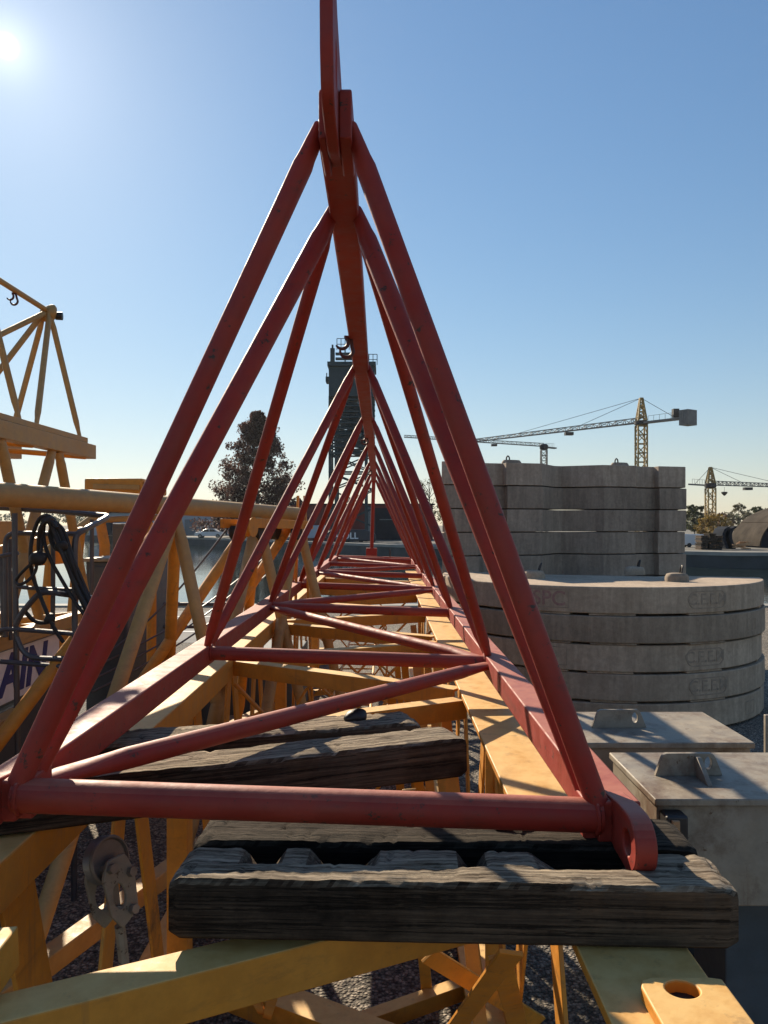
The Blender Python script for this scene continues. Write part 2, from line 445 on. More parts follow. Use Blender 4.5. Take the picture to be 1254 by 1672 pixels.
# soft shoulder on the bright sky, as a phone camera records it, plus the thin aureole round the sun
SK = 0.80      # the Background strength of 0.1 below brings this back to a daylight sky
q = vmath('MULTIPLY', sky.outputs[0], (0.72 * SK, 0.895 * SK, 1.12 * SK))
q = vmath('DIVIDE', q, vmath('MULTIPLY_ADD', q, (0.062,) * 3, (1, 1, 1)))
tcw = N.new('ShaderNodeTexCoord')
dt = smath('MAXIMUM', vmath('DOT_PRODUCT', vmath('NORMALIZE', tcw.outputs['Generated']), tuple(S)), 0.0)
for pw, am in ((60000.0, 60.0), (2500.0, 1.8), (260.0, 0.9), (40.0, 0.4)):
    q = vmath('ADD', q, vmath('MULTIPLY', (1.0 * am, 0.97 * am, 0.93 * am), smath('POWER', dt, pw)))
sxyz = N.new('ShaderNodeSeparateXYZ'); L.new(vmath('NORMALIZE', tcw.outputs['Generated']), sxyz.inputs[0])
hz = smath('POWER', smath('SUBTRACT', 1.0, smath('ABSOLUTE', sxyz.outputs['Z'], 0.0)), 9.0)      # pale autumn haze low over the horizon
q = vmath('ADD', q, vmath('MULTIPLY', (1.35, 0.85, 0.65), hz))
L.new(q, N['Background'].inputs['Color'])
N['Background'].inputs['Strength'].default_value = 0.1
sl = bpy.data.lights.new('sun', 'SUN'); sl.energy = 5.0; sl.angle = R(0.53); sl.color = (1.0, 0.86, 0.66)
so = bpy.data.objects.new('sun', sl); COL.objects.link(so)
so.rotation_euler = S.to_track_quat('Z', 'Y').to_euler(); so.location = S * 40 + V((0, 0, 5))

cam = bpy.data.cameras.new('camera'); co_ = bpy.data.objects.new('camera', cam); COL.objects.link(co_)
cam.sensor_fit = 'VERTICAL'; cam.sensor_height = 36; cam.sensor_width = 27
cam.lens = 36 * F / 1672; cam.shift_y = (V0 - 836) / 1672
cam.clip_start = 0.02; cam.clip_end = 5000
co_.location = (0, 0, HC); co_.rotation_euler = (R(90), 0, 0)
scene.camera = co_
vs = scene.view_settings
vs.view_transform = 'Standard'; vs.look = 'None'; vs.gamma = 1; vs.exposure = 0.68

# ------------------------------------------------------------------ setting
def slab_poly(name, poly, z0, z1, mat, **k):
    m = MB().loft([[V((x, y, z0)) for x, y in poly], [V((x, y, z1)) for x, y in poly]])
    return tag(m.build(name, mat, smooth=0, origin=(0, 0, 0)), kind='structure')

ZW = -1.15
slab_poly('ground', [(-400, -60), (400, -60), (400, 20.2), (-400, 20.2)], -4, 0.0, GRAVEL)
slab_poly('road', [(-60, 14.2), (-3.0, 14.2), (-3.0, 19.4), (-60, 19.4)], -0.05, 0.004, ROADM)
slab_poly('road_marking', [(-60, 15.6), (-3.2, 15.6), (-3.2, 15.74), (-60, 15.74)], -0.02, 0.008, LINEM)
slab_poly('road_marking', [(-60, 18.1), (-3.2, 18.1), (-3.2, 18.24), (-60, 18.24)], -0.02, 0.008, LINEM)
slab_poly('quay_coping', [(-400, 20.2), (400, 20.2), (400, 20.7), (-400, 20.7)], -4, 0.05, QUAYT)
FB = [(-900, 800), (-300, 420), (-90, 195), (-21.6, 110), (3.8, 75), (26, 58), (70, 50), (400, 50), (900, 60), (900, 900), (-900, 900)]
slab_poly('far_bank', FB, -4, 0.0, EARTH)
wq = MB()
front = FB[2:8]
ring_a = [V((x, y - 0.12, 0)) for x, y in front]
poly = [(x, y - 0.12) for x, y in front] + [(x, y - 0.02) for x, y in reversed(front)]
slab_poly('quay_wall', poly, -4, -0.22, QUAYM)
poly = [(x, y - 0.2) for x, y in front] + [(x, y + 1.2) for x, y in reversed(front)]
slab_poly('quay_coping', poly, -0.216, 0.06, QUAYT)
m = MB().add([(-900, 20.5, ZW), (900, 20.5, ZW), (900, 900, ZW), (-900, 900, ZW)], [(0, 1, 2, 3)])
tag(m.build('canal_water', WATER, smooth=0, origin=(0, 0, ZW)), kind='structure')

# autumn haze over the harbour: one closed box of thin, even air round camera and scene
def haze_box():
    m, nt, N, L, bs = new_mat('thin_haze'); N.remove(bs)
    v = N.new('ShaderNodeVolumePrincipled'); v.inputs['Color'].default_value = (0.86, 0.9, 0.95, 1); v.inputs['Density'].default_value = 0.00010
    v.inputs['Anisotropy'].default_value = 0.35
    L.new(v.outputs[0], N['Material Output'].inputs['Volume'])
    o = box(MB(), (-950, -70, -5), (950, 950, 42)).build('haze', m, smooth=0)
    return tag(o, 'thin pale haze in the air over the harbour', 'haze', kind='stuff')
haze_box()

# ------------------------------------------------------------------ red jib
jib = thing('crane_jib', (0, 7, HC - 0.66), 'weathered red lattice crane jib of triangular section lying on timbers in the centre', 'crane jib')
NY = [1.62, 3.40, 5.30, 7.15, 9.03, 10.95, 12.75]
ZL, ZR, XL, XR = HC - 0.535, HC - 0.578, -0.765, 0.445
AY = [1.80, 2.30, 4.30, 6.20, 8.10, 10.0, 11.85]
AP = [P(548, 205, 1.80), P(563, 345, 2.30), P(590, 598, 4.3), P(600, 682, 6.2), P(606, 728, 8.1), P(608.5, 754, 10.0), P(610, 771, 11.85)]
AEND = P(610, 783, 13.0)
for s, x, z in ((-1, XL, ZL), (1, XR, ZR)):
    xc = x + s * 0.045
    bar(MB(), (xc, 1.60, z - 0.043), (xc, 12.95, z - 0.043), 0.09, 0.086).build('bottom_chord', RED, jib, bev=0.006, seg=3)
# top chord, following the nodes
tc = MB()
pts = [AP[0] + (AP[0] - AP[1]).normalized() * -0.02] + AP[1:] + [AEND]
rings = []
for p in pts: rings.append([p + V((x, 0, z)) for x, z in ((-0.042, -0.035), (0.042, -0.035), (0.042, 0.035), (-0.042, 0.035))])
tc.loft(rings).build('top_chord', RED, jib, bev=0.007)
def leg(apex, node, s, r=0.034, f0=True):
    a = apex + V((s * 0.038, 0, -0.01)); b = V(node)
    return tube(MB(), b, a, r, 18, flat=(1, 0, 0.0), f0=f0, fl=0.10, squash=0.62).build('diagonal_tube', RED, jib)
for s, x, z in ((-1, XL - 0.022, ZL - 0.012), (1, XR + 0.022, ZR - 0.012)):
    for i, y in enumerate(NY):
        n = (x - s * 0.018, y, z) if i == 0 else (x - s * 0.004, y, z)
        leg(AP[i], n, s, 0.0245 if i == 0 else 0.022, i > 0)
        if i < 6: leg(AP[i + 1], (n[0], y + 0.06, z), s, 0.028 if i == 0 else 0.0235, i > 0)
        else: leg(AEND, (x, y + 0.06, z), s, 0.028)
for i, y in enumerate(NY):
    r = 0.0355 if i == 0 else 0.031
    tube(MB(), (XL - 0.01, y, ZL - 0.036), (XR + 0.01, y, ZR - 0.036), r, 20).build('cross_tube', RED, jib)
    if i < 3:
        for xx, zz in ((XL + 0.002, ZL - 0.036), (XR - 0.002, ZR - 0.036)):
            rw = random.Random(i); sweep(MB(), [(xx + rw.uniform(-0.001, 0.001), y + (r + 0.001) * math.cos(R(a)), zz + (r + 0.001) * math.sin(R(a))) for a in range(0, 360, 12)], lambda q: 0.0048 + 0.0012 * math.sin(q * 90), 6, closed=True).build('weld_bead', RED, jib)
    if i < 6:
        a, b = ((XL, y + 0.09, ZL - 0.036), (XR, NY[i + 1] - 0.07, ZR - 0.036)) if i % 2 == 0 else ((XR, y + 0.07, ZR - 0.036), (XL, NY[i + 1] - 0.07, ZL - 0.036))
        tube(MB(), a, b, 0.027, 18, flat=(0, 0, 1), fl=0.22, squash=0.55).build('bracing_tube', RED, jib)
# far end frame
bar(MB(), (XL - 0.05, 13.0, ZL - 0.05), (XR + 0.05, 13.0, ZR - 0.05), 0.08, 0.11).build('end_beam', RED, jib, bev=0.006)
tube(MB(), (-0.215, 13.3, HC - 0.52), (-0.175, 13.1, AEND.z), 0.032, 14).build('end_post', RED, jib)
box(MB(), (-0.31, 13.22, HC - 0.56), (-0.12, 13.36, HC - 0.42)).build('end_bracket', RED, jib, bev=0.006)
for x in (-0.88, 0.1): tube(MB(), (x, 13.0, HC - 0.56), (x, 13.0, HC - 0.43), 0.012, 8).build('pin', DSTEEL, jib)
# pin lugs on the near chord ends
def lug(x0, z, t):
    K = 40
    out = [(1.66, z + 0.0), (1.66, z - 0.086)] + [(1.505 + 0.062 * math.cos(R(a)), z - 0.045 + 0.056 * math.sin(R(a))) for a in range(270, 89, -15)] + [(1.56, z + 0.010)]
    out = resample(out, K)
    hole = []
    for (px, pz) in out:
        a = math.atan2(pz - (z - 0.045), px - 1.502); hole.append((1.502 + 0.025 * math.cos(a), z - 0.045 + 0.025 * math.sin(a)))
    o = plate_hole(MB(), out, hole, (x0, 0, 0), (0, 1, 0), (0, 0, 1), (1, 0, 0), t).build('pin_lug', RED, jib, bev=0.004)
    tube(MB(), (x0 + t * 0.55, 1.502, z - 0.045), (x0 + t * 0.9, 1.502, z - 0.045), 0.0248, 24).build('lug_hole_shade', DSTEEL, o)  # dark disc standing in for the shade inside the lug hole
    return o
lug(XR + 0.028, ZR + 0.0015, 0.042); lug(XL - 0.072, ZL + 0.0015, 0.042)
for s, x, z in ((-1, XL, ZL), (1, XR, ZR)):
    bar(MB(), (x - s * 0.012, 1.665, z - 0.085), (x - s * 0.012, 1.665, z + 0.0), 0.030, 0.10, up=(0, 1, 0)).build('end_plate', RED, jib, bev=0.004)
# eye plate standing in the slotted near end of the top chord
K = 60
prof = resample([(1.95, HC + 0.90), (1.76, HC + 0.848), (1.60, HC + 0.868), (1.572, HC + 0.89), (1.549, HC + 0.96), (1.543, HC + 1.05), (1.548, HC + 1.13), (1.575, HC + 1.18), (1.62, HC + 1.175), (1.70, HC + 1.12), (1.87, HC + 1.058), (1.95, HC + 1.02)], K)
hc = (1.652, HC + 0.985); hole = []
for (px, pz) in prof:
    a = math.atan2(pz - hc[1], px - hc[0]); hole.append((hc[0] + 0.024 * math.cos(a), hc[1] + 0.050 * math.sin(a)))
plate_hole(MB(), prof, hole, (-0.1295, 0, 0), (0, 1, 0), (0, 0, 1), (1, 0, 0), 0.027).build('eye_plate', RED, jib, bev=0.004)
for x0, t_ in ((-0.1475, 0.0175), (-0.1020, 0.029)):
    prism(MB(), [(1.735, HC + 0.868), (1.93, HC + 0.868), (1.93, HC + 0.985), (1.745, HC + 0.985), (1.735, HC + 0.975)], (x0, 0, 0), (0, 1, 0), (0, 0, 1), (1, 0, 0), t_).build('cheek_plate', RED, jib, bev=0.004)

# hooks hanging from the jibs
def pigtail(p, s, label, name='rope_hook', mat=None):
    p = V(p); m = MB()
    for cx, cz, y0, a0, a1, r in ((-0.42, -0.42, -0.16, 205, 420, 0.34), (-0.18, -0.80, 0.16, 170, 395, 0.36)):
        arc_ = [p + V((s * (cx + r * math.cos(R(a))), s * y0, s * (cz + r * math.sin(R(a))))) for a in [a0 + (a1 - a0) * k / 16 for k in range(17)]]
        sweep(m, arc_ + [p + V((s * 0.05, 0, s * -0.1)), p], lambda q: s * (0.055 + 0.05 * min(1, q * 3)), 8)
    o = m.build(name, mat or HOOKM, origin=p)
    return tag(o, label, 'hook', 'pigtail hooks hanging under jib top chords')
pigtail(P(571, 548, 3.6), 0.085, 'curled dark hook hanging high under the red top chord in front of the lift tower')
pigtail(P(598, 708, 7.2), 0.085, 'tiny curled hook midway along the red top chord above the lift tower legs')
pigtail(P(605, 763, 11.0), 0.09, 'smallest curled hook near the far end of the red jib')

# ------------------------------------------------------------------ yellow mast section below
HM = HC - 0.77
mast = thing('mast_section', (-0.3, 6.5, 0), 'yellow lattice mast section lying on the gravel beneath the red jib', 'mast section')
YB, YE = 1.12, 12.6
angle_bar(MB(), (0.451, YB + 0.02, HM), (0.451, YE, HM), 0.202, 0.17, 0.022, side=1).build('top_chord', YEL, mast, bev=0.004)
bar(MB(), (-0.99, YB, HM - 0.06), (-0.99, YE, HM - 0.06), 0.24, 0.12).build('top_chord', YEL, mast, bev=0.006)
angle_bar(MB(), (0.451, YB, 0.17), (0.451, YE, 0.17), 0.20, 0.17, 0.02, side=1).build('bottom_chord', YEL, mast, bev=0.004)
angle_bar(MB(), (-1.043, YB, 0.17), (-1.043, YE, 0.17), 0.20, 0.17, 0.02, side=-1).build('bottom_chord', YEL, mast, bev=0.004)
RN = [1.86 + 1.70 * i for i in range(7)]; LN = [1.12 + 1.70 * i for i in range(7)]
for i in range(6):
    for a, b in (((-0.872, LN[i], 0), (0.352, RN[i] + (-0.06 if i else -0.12), 0)), ((0.352, RN[i] + 0.10, 0), (-0.872, LN[i + 1] - 0.02, 0))):
        a, b = V(a), V(b)
        w_ = 0.085
        angle_bar(MB(), a + V((0, 0, HM - 0.012)), b + V((0, 0, HM - 0.024)), w_, 0.085, 0.012, side=1 if a.x < b.x else -1).build('lacing_bar', YEL, mast, bev=0.003)
        if i and a.x < b.x: angle_bar(MB(), a + V((0, 0, 0.12)), b + V((0, 0, 0.12)), 0.07, 0.07, 0.01).build('lacing_bar', YEL, mast, bev=0.003)
for sx, sd, y, st in ((-0.97, -1, 1.95, 0.98), (0.50, 1, 1.2, 1.24)):
    while y < 10.8:
        a = V((sx, y, HM - 0.10 if sd < 0 else HM - 0.03)); b = V((sx, y + st * 0.52, 0.10)); c = V((sx, y + st, a.z))
        wd = 0.17 if sd < 0 and y < 2.5 else 0.12
        bar(MB(), a + V((0, 0.05, 0)), b + V((0, -0.06, 0)), 0.014, wd, up=(0, 1, 0)).build('side_lacing', YEL, mast, bev=0.003)
        bar(MB(), c + V((0.0, -0.05, 0)), b + V((0, 0.06, 0)), 0.014, 0.12, up=(0, 1, 0)).build('side_lacing', YEL, mast, bev=0.003)
        y += st
bar(MB(), (-1.0, 1.89, HM - 0.16), (-1.0, 1.12, 0.10), 0.014, 0.18, up=(0, 1, 0)).build('side_lacing', YEL, mast, bev=0.003)
for y in (3.46, 6.9, 10.3):
    for sx in (-0.93, 0.50):
        bar(MB(), (sx, y, 0.15), (sx, y, HM - (0.16 if sx < 0 else 0.02)), 0.09, 0.012).build('post', YEL, mast)
        bar(MB(), (sx + 0.04, y + 0.05, 0.15), (sx + 0.04, y + 0.05, HM - (0.16 if sx < 0 else 0.02)), 0.012, 0.09).build('post', YEL, mast)
angle_bar(MB(), (-0.98, 3.63, 0.165), (0.45, 2.82, 0.165), 0.15, 0.11, 0.012).build('lacing_bar', YEL, mast, bev=0.003)
angle_bar(MB(), (-0.98, 2.30, 0.165), (0.30, 2.72, 0.165), 0.10, 0.09, 0.012).build('lacing_bar', YEL, mast, bev=0.003)
for a, b in ((P(466, 1545, 1.50), P(436, 1662, 3.2)), (P(384, 1560, 1.47), P(428, 1655, 3.25))):
    bar(MB(), a, b, 0.035, 0.010, up=(0, 1, 0)).build('web_plate', YEL, mast, bev=0.002)
for a, b in ((P(835, 1555, 1.9), P(735, 1690, 2.6)), (P(700, 1560, 2.4), P(880, 1670, 2.8)), (P(815, 1560, 2.0), P(850, 1690, 2.5))):
    bar(MB(), a, b, 0.06, 0.012, up=(0, 1, 0)).build('web_plate', YEL, mast, bev=0.002)
# X braces of round bar between the frames, and light flats inside
for y in (3.9, 5.6, 7.3, 8.9):
    tube(MB(), (-0.9, y, 0.12), (0.40, y + 0.55, HM - 0.06), 0.013, 8).build('cross_rod', YEL, mast)
    tube(MB(), (0.42, y + 0.1, 0.12), (-0.9, y + 0.75, HM - 0.20), 0.013, 8).build('cross_rod', YEL, mast)
for y, x in ((3.1, 0.25), (3.9, 0.30), (4.7, 0.2), (5.6, 0.3), (6.6, 0.25)):
    bar(MB(), (x, y, HM - 0.10), (x + 0.12, y - 0.55, 0.12), 0.05, 0.010, up=(0, 1, 0)).build('web_plate', YEL, mast, bev=0.002)
    bar(MB(), (x - 0.16, y - 0.35, HM - 0.18), (x - 0.06, y + 0.35, 0.12), 0.05, 0.010, up=(0, 1, 0)).build('web_plate', YEL, mast, bev=0.002)
# access ladder fixed inside the section, with safety hoops
lad = tube(MB(), (-0.48, 4.3, 0.55), (-0.48, 11.5, 0.55), 0.014, 8).build('ladder', YEL, mast)
m = MB(); tube(m, (-0.12, 4.3, 0.55), (-0.12, 11.5, 0.55), 0.014, 8); m.build('ladder_rail', YEL, lad)
for k in range(25):
    y = 4.4 + k * 0.29
    tube(MB(), (-0.48, y, 0.55), (-0.12, y, 0.55), 0.009, 6).build('rung', YEL, lad)
for k in range(8):
    y = 4.5 + k * 0.95
    pts = [(-0.48 + 0.0, y, 0.55)] + [(-0.30 + 0.33 * math.cos(R(a)), y, 0.82 + 0.32 * math.sin(R(a))) for a in range(200, -21, -20)] + [(-0.12, y, 0.55)]
    sweep(MB(), pts, 0.010, 6).build('safety_hoop', YEL, lad)
# end fittings at the near end
K = 48
box(MB(), (0.352, 0.92, HM - 0.018), (0.553, YB + 0.0195, HM + 0.001)).build('end_plate', YEL, mast, bev=0.003)
o_ = resample([(0.415, 0.92), (0.555, 0.92), (0.555, 1.268), (0.43, 1.268), (0.415, 1.255)], K); hx, hy = 0.479, 1.236
hole = []
for (px, py) in o_:
    a = math.atan2(py - hy, px - hx); hole.append((hx + 0.027 * math.cos(a), hy + 0.024 * math.sin(a)))
plate_hole(MB(), o_, hole, (0, 0, HM + 0.001), (1, 0, 0), (0, 1, 0), (0, 0, 1), 0.022).build('end_lug', YEL, mast, bev=0.003)
tube(MB(), (hx, hy, HM + 0.0015), (hx, hy, HM + 0.003), 0.0268, 24).build('pin_hole_shade', RUBBER, mast)  # black disc on the plate below, painting the hole's depth as shade
bar(MB(), (-1.0, 1.27, HM + 0.02), (-0.632, 1.30, HM + 0.035), 0.085, 0.07).build('end_bracket', YEL, mast, bev=0.004)

# ------------------------------------------------------------------ timbers
def plank_mesh(p0, p1, w_, h, seed, jag=0.0014, notches=(), n=110):
    """a sawn sleeper from p0 to p1 (bottom centre line); notches = (t0, t1, depth, side) cut as trapezoids out of one half"""
    rnd = random.Random(seed)
    p0, p1 = V(p0), V(p1); a, up = frame(p1 - p0)
    xs = [-w_ / 2, -w_ * 0.45, -w_ * 0.20, -w_ * 0.04, w_ * 0.04, w_ * 0.2, w_ * 0.45, w_ / 2]
    m_ = len(xs); rings = []; ln = (p1 - p0).length
    walk = [0.0] * (2 * m_)
    for i in range(n + 1):
        t = i / n; c = p0.lerp(p1, t)
        e = min(t, 1 - t) * ln; rd = 0.010 * max(0, 1 - e / 0.02)
        ring = [(x * (1 - rd * 4), (0.0 if 0 < k < m_ - 1 else 0.007) + rd) for k, x in enumerate(xs)]
        for k in range(m_ - 1, -1, -1):
            x = xs[k]; z = h - (0.0 if 0 < k < m_ - 1 else 0.009) - rd
            for (t0, t1, dp, sd) in notches:
                if (x > 0.03 * w_ if sd > 0 else x < -0.03 * w_):
                    sl = (t1 - t0) * 0.42
                    z -= dp * min(1, max(0, (t - t0) / sl)) * min(1, max(0, (t1 - t) / sl))
            ring.append((x * (1 - rd * 4), z))
        walk = [q * 0.86 + rnd.uniform(-jag, jag) for q in walk]     # slow splits and dents along the grain
        dent = [rnd.uniform(-0.006, 0.0) if rnd.random() < 0.05 else 0 for q in walk]
        ring = [(x + q * 0.5, z + (q + dd if k >= m_ else q * 0.4)) for k, ((x, z), q, dd) in enumerate(zip(ring, walk, dent))]
        rings.append([c + a * x + up * z for x, z in ring])
    return MB().loft(rings)
TG = 'old timbers packed between the red jib and the yellow mast'
def timber(p0, p1, w_, h, seed, label, mat=WOOD, notches=(), jag=0.0014):
    o = plank_mesh(p0, p1, w_, h, seed, jag, notches).build('timber_beam', mat, smooth=42)
    d = (V(p1) - V(p0)); yaw = math.atan2(d.y, d.x)   # grain runs along the object's own X
    M = Matrix.Rotation(-yaw, 4, 'Z'); o.data.transform(M); o.rotation_euler = (0, 0, yaw)
    return tag(o, label, 'timber', TG)
ZT = HM + 0.0035
# front timber: notched along its far edge
timber((-0.395, 1.492, ZT), (0.640, 1.455, ZT), 0.15, 0.112, 3, 'nearest grey weathered timber with notches along its top, across the bottom of the view', WOOD,
       ((0.11, 0.19, 0.05, -1), (0.235, 0.37, 0.065, -1), (0.52, 0.575, 0.035, -1), (0.66, 0.88, 0.065, -1)))
timber((-0.395, 1.675, ZT), (0.645, 1.65, ZT), 0.15, 0.106, 5, 'charred black splintered timber under the right pin lug of the red jib', WOODK)
timber((-1.25, 1.84, ZT + 0.002), (0.225, 2.395, ZT + 0.002), 0.15, 0.118, 8, 'long dark timber running under the front red crossbar to the left edge', WOOD)
timber((-0.90, 2.36, ZT + 0.001), (0.10, 2.64, ZT + 0.001), 0.17, 0.105, 11, 'cracked dark timber with a sandy top and a stone lump on its far end', WOOD)
for k, (x, y, l, a) in enumerate([(0.24, 1.66, 0.07, 0.2), (0.33, 1.665, 0.06, 2.9), (0.05, 1.69, 0.05, 0.4)]):
    m = MB(); p = V((x, y, HM + 0.106)); q = p + V((l * math.cos(a), l * math.sin(a) * 0.3, 0.018))
    m.add([p + V((0, -0.008, -0.006)), p + V((0, 0.008, -0.006)), p + V((0, 0, 0.008)), q], [(0, 1, 2), (0, 3, 1), (1, 3, 2), (2, 3, 0)])
    tag(m.build('wood_splinter', WOODK, smooth=0), 'thin black splinter standing up on the charred timber beside the right pin lug', 'splinter', 'splinters on the charred timber')
def lump(p, r, seed, sq=0.6):
    rnd = random.Random(seed); import bmesh
    bm = bmesh.new(); bmesh.ops.create_icosphere(bm, subdivisions=3, radius=1)
    offs = [V((rnd.uniform(-1, 1), rnd.uniform(-1, 1), rnd.uniform(-1, 1))).normalized() for _ in range(14)]
    vs_ = []
    for v in bm.verts:
        n = v.co.normalized(); k = 1 + 0.16 * sum(max(0, n.dot(o)) ** 6 for o in offs) - 0.12
        vs_.append(V(p) + V((n.x * k * r, n.y * k * r * 0.8, n.z * k * r * sq)))
    fs = [[v.index for v in f.verts] for f in bm.faces]; bm.free()
    return MB().add(vs_, fs)
tag(lump((-0.10, 2.60, HM + 0.105 + 0.016), 0.036, 4).build('stone', DSTEEL), 'small dark stone lump lying on the sandy topped timber', 'stone')

# sheave block lying inside the mast
sb = thing('hook_block', (-0.87, 2.35, 0.55), 'worn white pulley block with a steel sheave inside the yellow mast at lower left', 'pulley block')
def disc(mb, c, nrm, prof, n=36):
    c, nrm = V(c), V(nrm).normalized(); a, b = frame(nrm)
    return mb.loft([[c + nrm * h + (a * math.cos(2 * math.pi * k / n) + b * math.sin(2 * math.pi * k / n)) * r for k in range(n)] for r, h in prof])
cb = P(180, 1425, 2.25); nn = V((0.82, -0.5, 0.28)).normalized(); aa, bb = (q * 0.62 for q in frame(nn))
disc(MB(), cb + bb * 0.06 - nn * 0.03, nn, [(0.02, 0.0), (0.064, 0.0), (0.068, 0.006), (0.056, 0.018), (0.056, 0.028), (0.068, 0.040), (0.064, 0.046), (0.06, 0.046), (0.055, 0.038), (0.02, 0.038)]).build('sheave', SHEAVE, sb)
out = resample([(-0.085, -0.02), (-0.07, -0.19), (0.03, -0.24), (0.08, -0.17), (0.09, 0.0), (0.05, 0.07), (-0.05, 0.07)], 40)
hole = []
for px, py in out:
    a = math.atan2(py + 0.10, px - 0.02); hole.append((0.02 + 0.035 * math.cos(a), -0.10 + 0.055 * math.sin(a)))
plate_hole(MB(), out, hole, cb + nn * 0.03, aa, bb, nn, 0.012).build('cheek_plate', STEELW, sb, bev=0.003)
plate_hole(MB(), out, hole, cb - nn * 0.05, aa, bb, nn, 0.012).build('cheek_plate', STEELW, sb, bev=0.003)
for (x, y) in ((0.045, 0.03), (-0.055, -0.02), (-0.03, -0.18)):
    tube(MB(), cb + aa * x + bb * y - nn * 0.055, cb + aa * x + bb * y + nn * 0.06, 0.014, 6).build('bolt', SHEAVE, sb)
tube(MB(), cb + bb * -0.24, V((cb.x + 0.1, cb.y + 0.1, 0.02)), 0.016, 8).build('shank', STEELW, sb)

# ------------------------------------------------------------------ round concrete slabs
SC, SR = V((2.744, 10.03, 0)), 1.98
SLAB_T, SLAB_P = 0.294, 0.307
def ang_at(u, r=SR):            # angle on the slab rim seen at photo column u
    best = None
    for i in range(1600):
        a = -197 + i * 0.1
        x, y = SC.x + r * math.cos(R(a)), SC.y + r * math.sin(R(a))
        if -math.cos(R(a)) * x - math.sin(R(a)) * y <= 0: continue
        e = abs(U0 + F * x / y - u)
        if best is None or e < best[0]: best = (e, a)
    return best[1]
def bend(o, a0, zc, c, r):      # wraps a flat mesh (x along, y up, z out) round the rim
    for v in o.data.vertices:
        t = R(a0) + v.co.x / r
        rr = r + v.co.z
        v.co = V((rr * math.cos(t), rr * math.sin(t), zc + v.co.y))
def flat_text(s, size, ext=0.002, bold=0.0):
    c = bpy.data.curves.new('stamp', 'FONT'); c.body = s; c.size = size; c.extrude = ext; c.offset = bold
    c.align_x = 'CENTER'; c.align_y = 'CENTER'
    t = bpy.data.objects.new('tmp', c); COL.objects.link(t)
    me = bpy.data.meshes.new_from_object(t.evaluated_get(bpy.context.evaluated_depsgraph_get()))
    bpy.data.objects.remove(t); return me
def rim_mark(parent, name, me, mat, a0, zc):
    me.materials.clear(); me.materials.append(mat)
    o = bpy.data.objects.new(name, me); COL.objects.link(o); o.parent = parent
    bend(o, a0, zc, SC, SR + 0.001); return o
def frame_mesh(w_, h, t, rr=0.3):
    m = MB(); K = 36
    def rrect(w, h, r):
        p = []
        for cx, cy, a in ((w / 2 - r, h / 2 - r, 0), (-w / 2 + r, h / 2 - r, 90), (-w / 2 + r, -h / 2 + r, 180), (w / 2 - r, -h / 2 + r, 270)):
            for k in range(9): p.append((cx + r * math.cos(R(a + k * 90 / 8)), cy + r * math.sin(R(a + k * 90 / 8))))
        return p
    A, B = rrect(w_, h, h * rr), rrect(w_ - 2 * t, h - 2 * t, max(0.004, h * rr - t))
    n = len(A)
    # subdivide the long sides so that the frame can follow the rim
    A2, B2 = [], []
    for i in range(n):
        j = (i + 1) % n; q = 8 if math.dist(A[i], A[j]) > 0.1 else 1
        for k in range(q):
            f = k / q; A2.append((A[i][0] + (A[j][0] - A[i][0]) * f, A[i][1] + (A[j][1] - A[i][1]) * f)); B2.append((B[i][0] + (B[j][0] - B[i][0]) * f, B[i][1] + (B[j][1] - B[i][1]) * f))
    plate_hole(m, A2, B2, (0, 0, -0.002), (1, 0, 0), (0, 1, 0), (0, 0, 1), 0.0045)
    me = bpy.data.meshes.new('stamp_frame'); me.from_pydata([tuple(p) for p in m.v], [], m.f); me.update(); return me

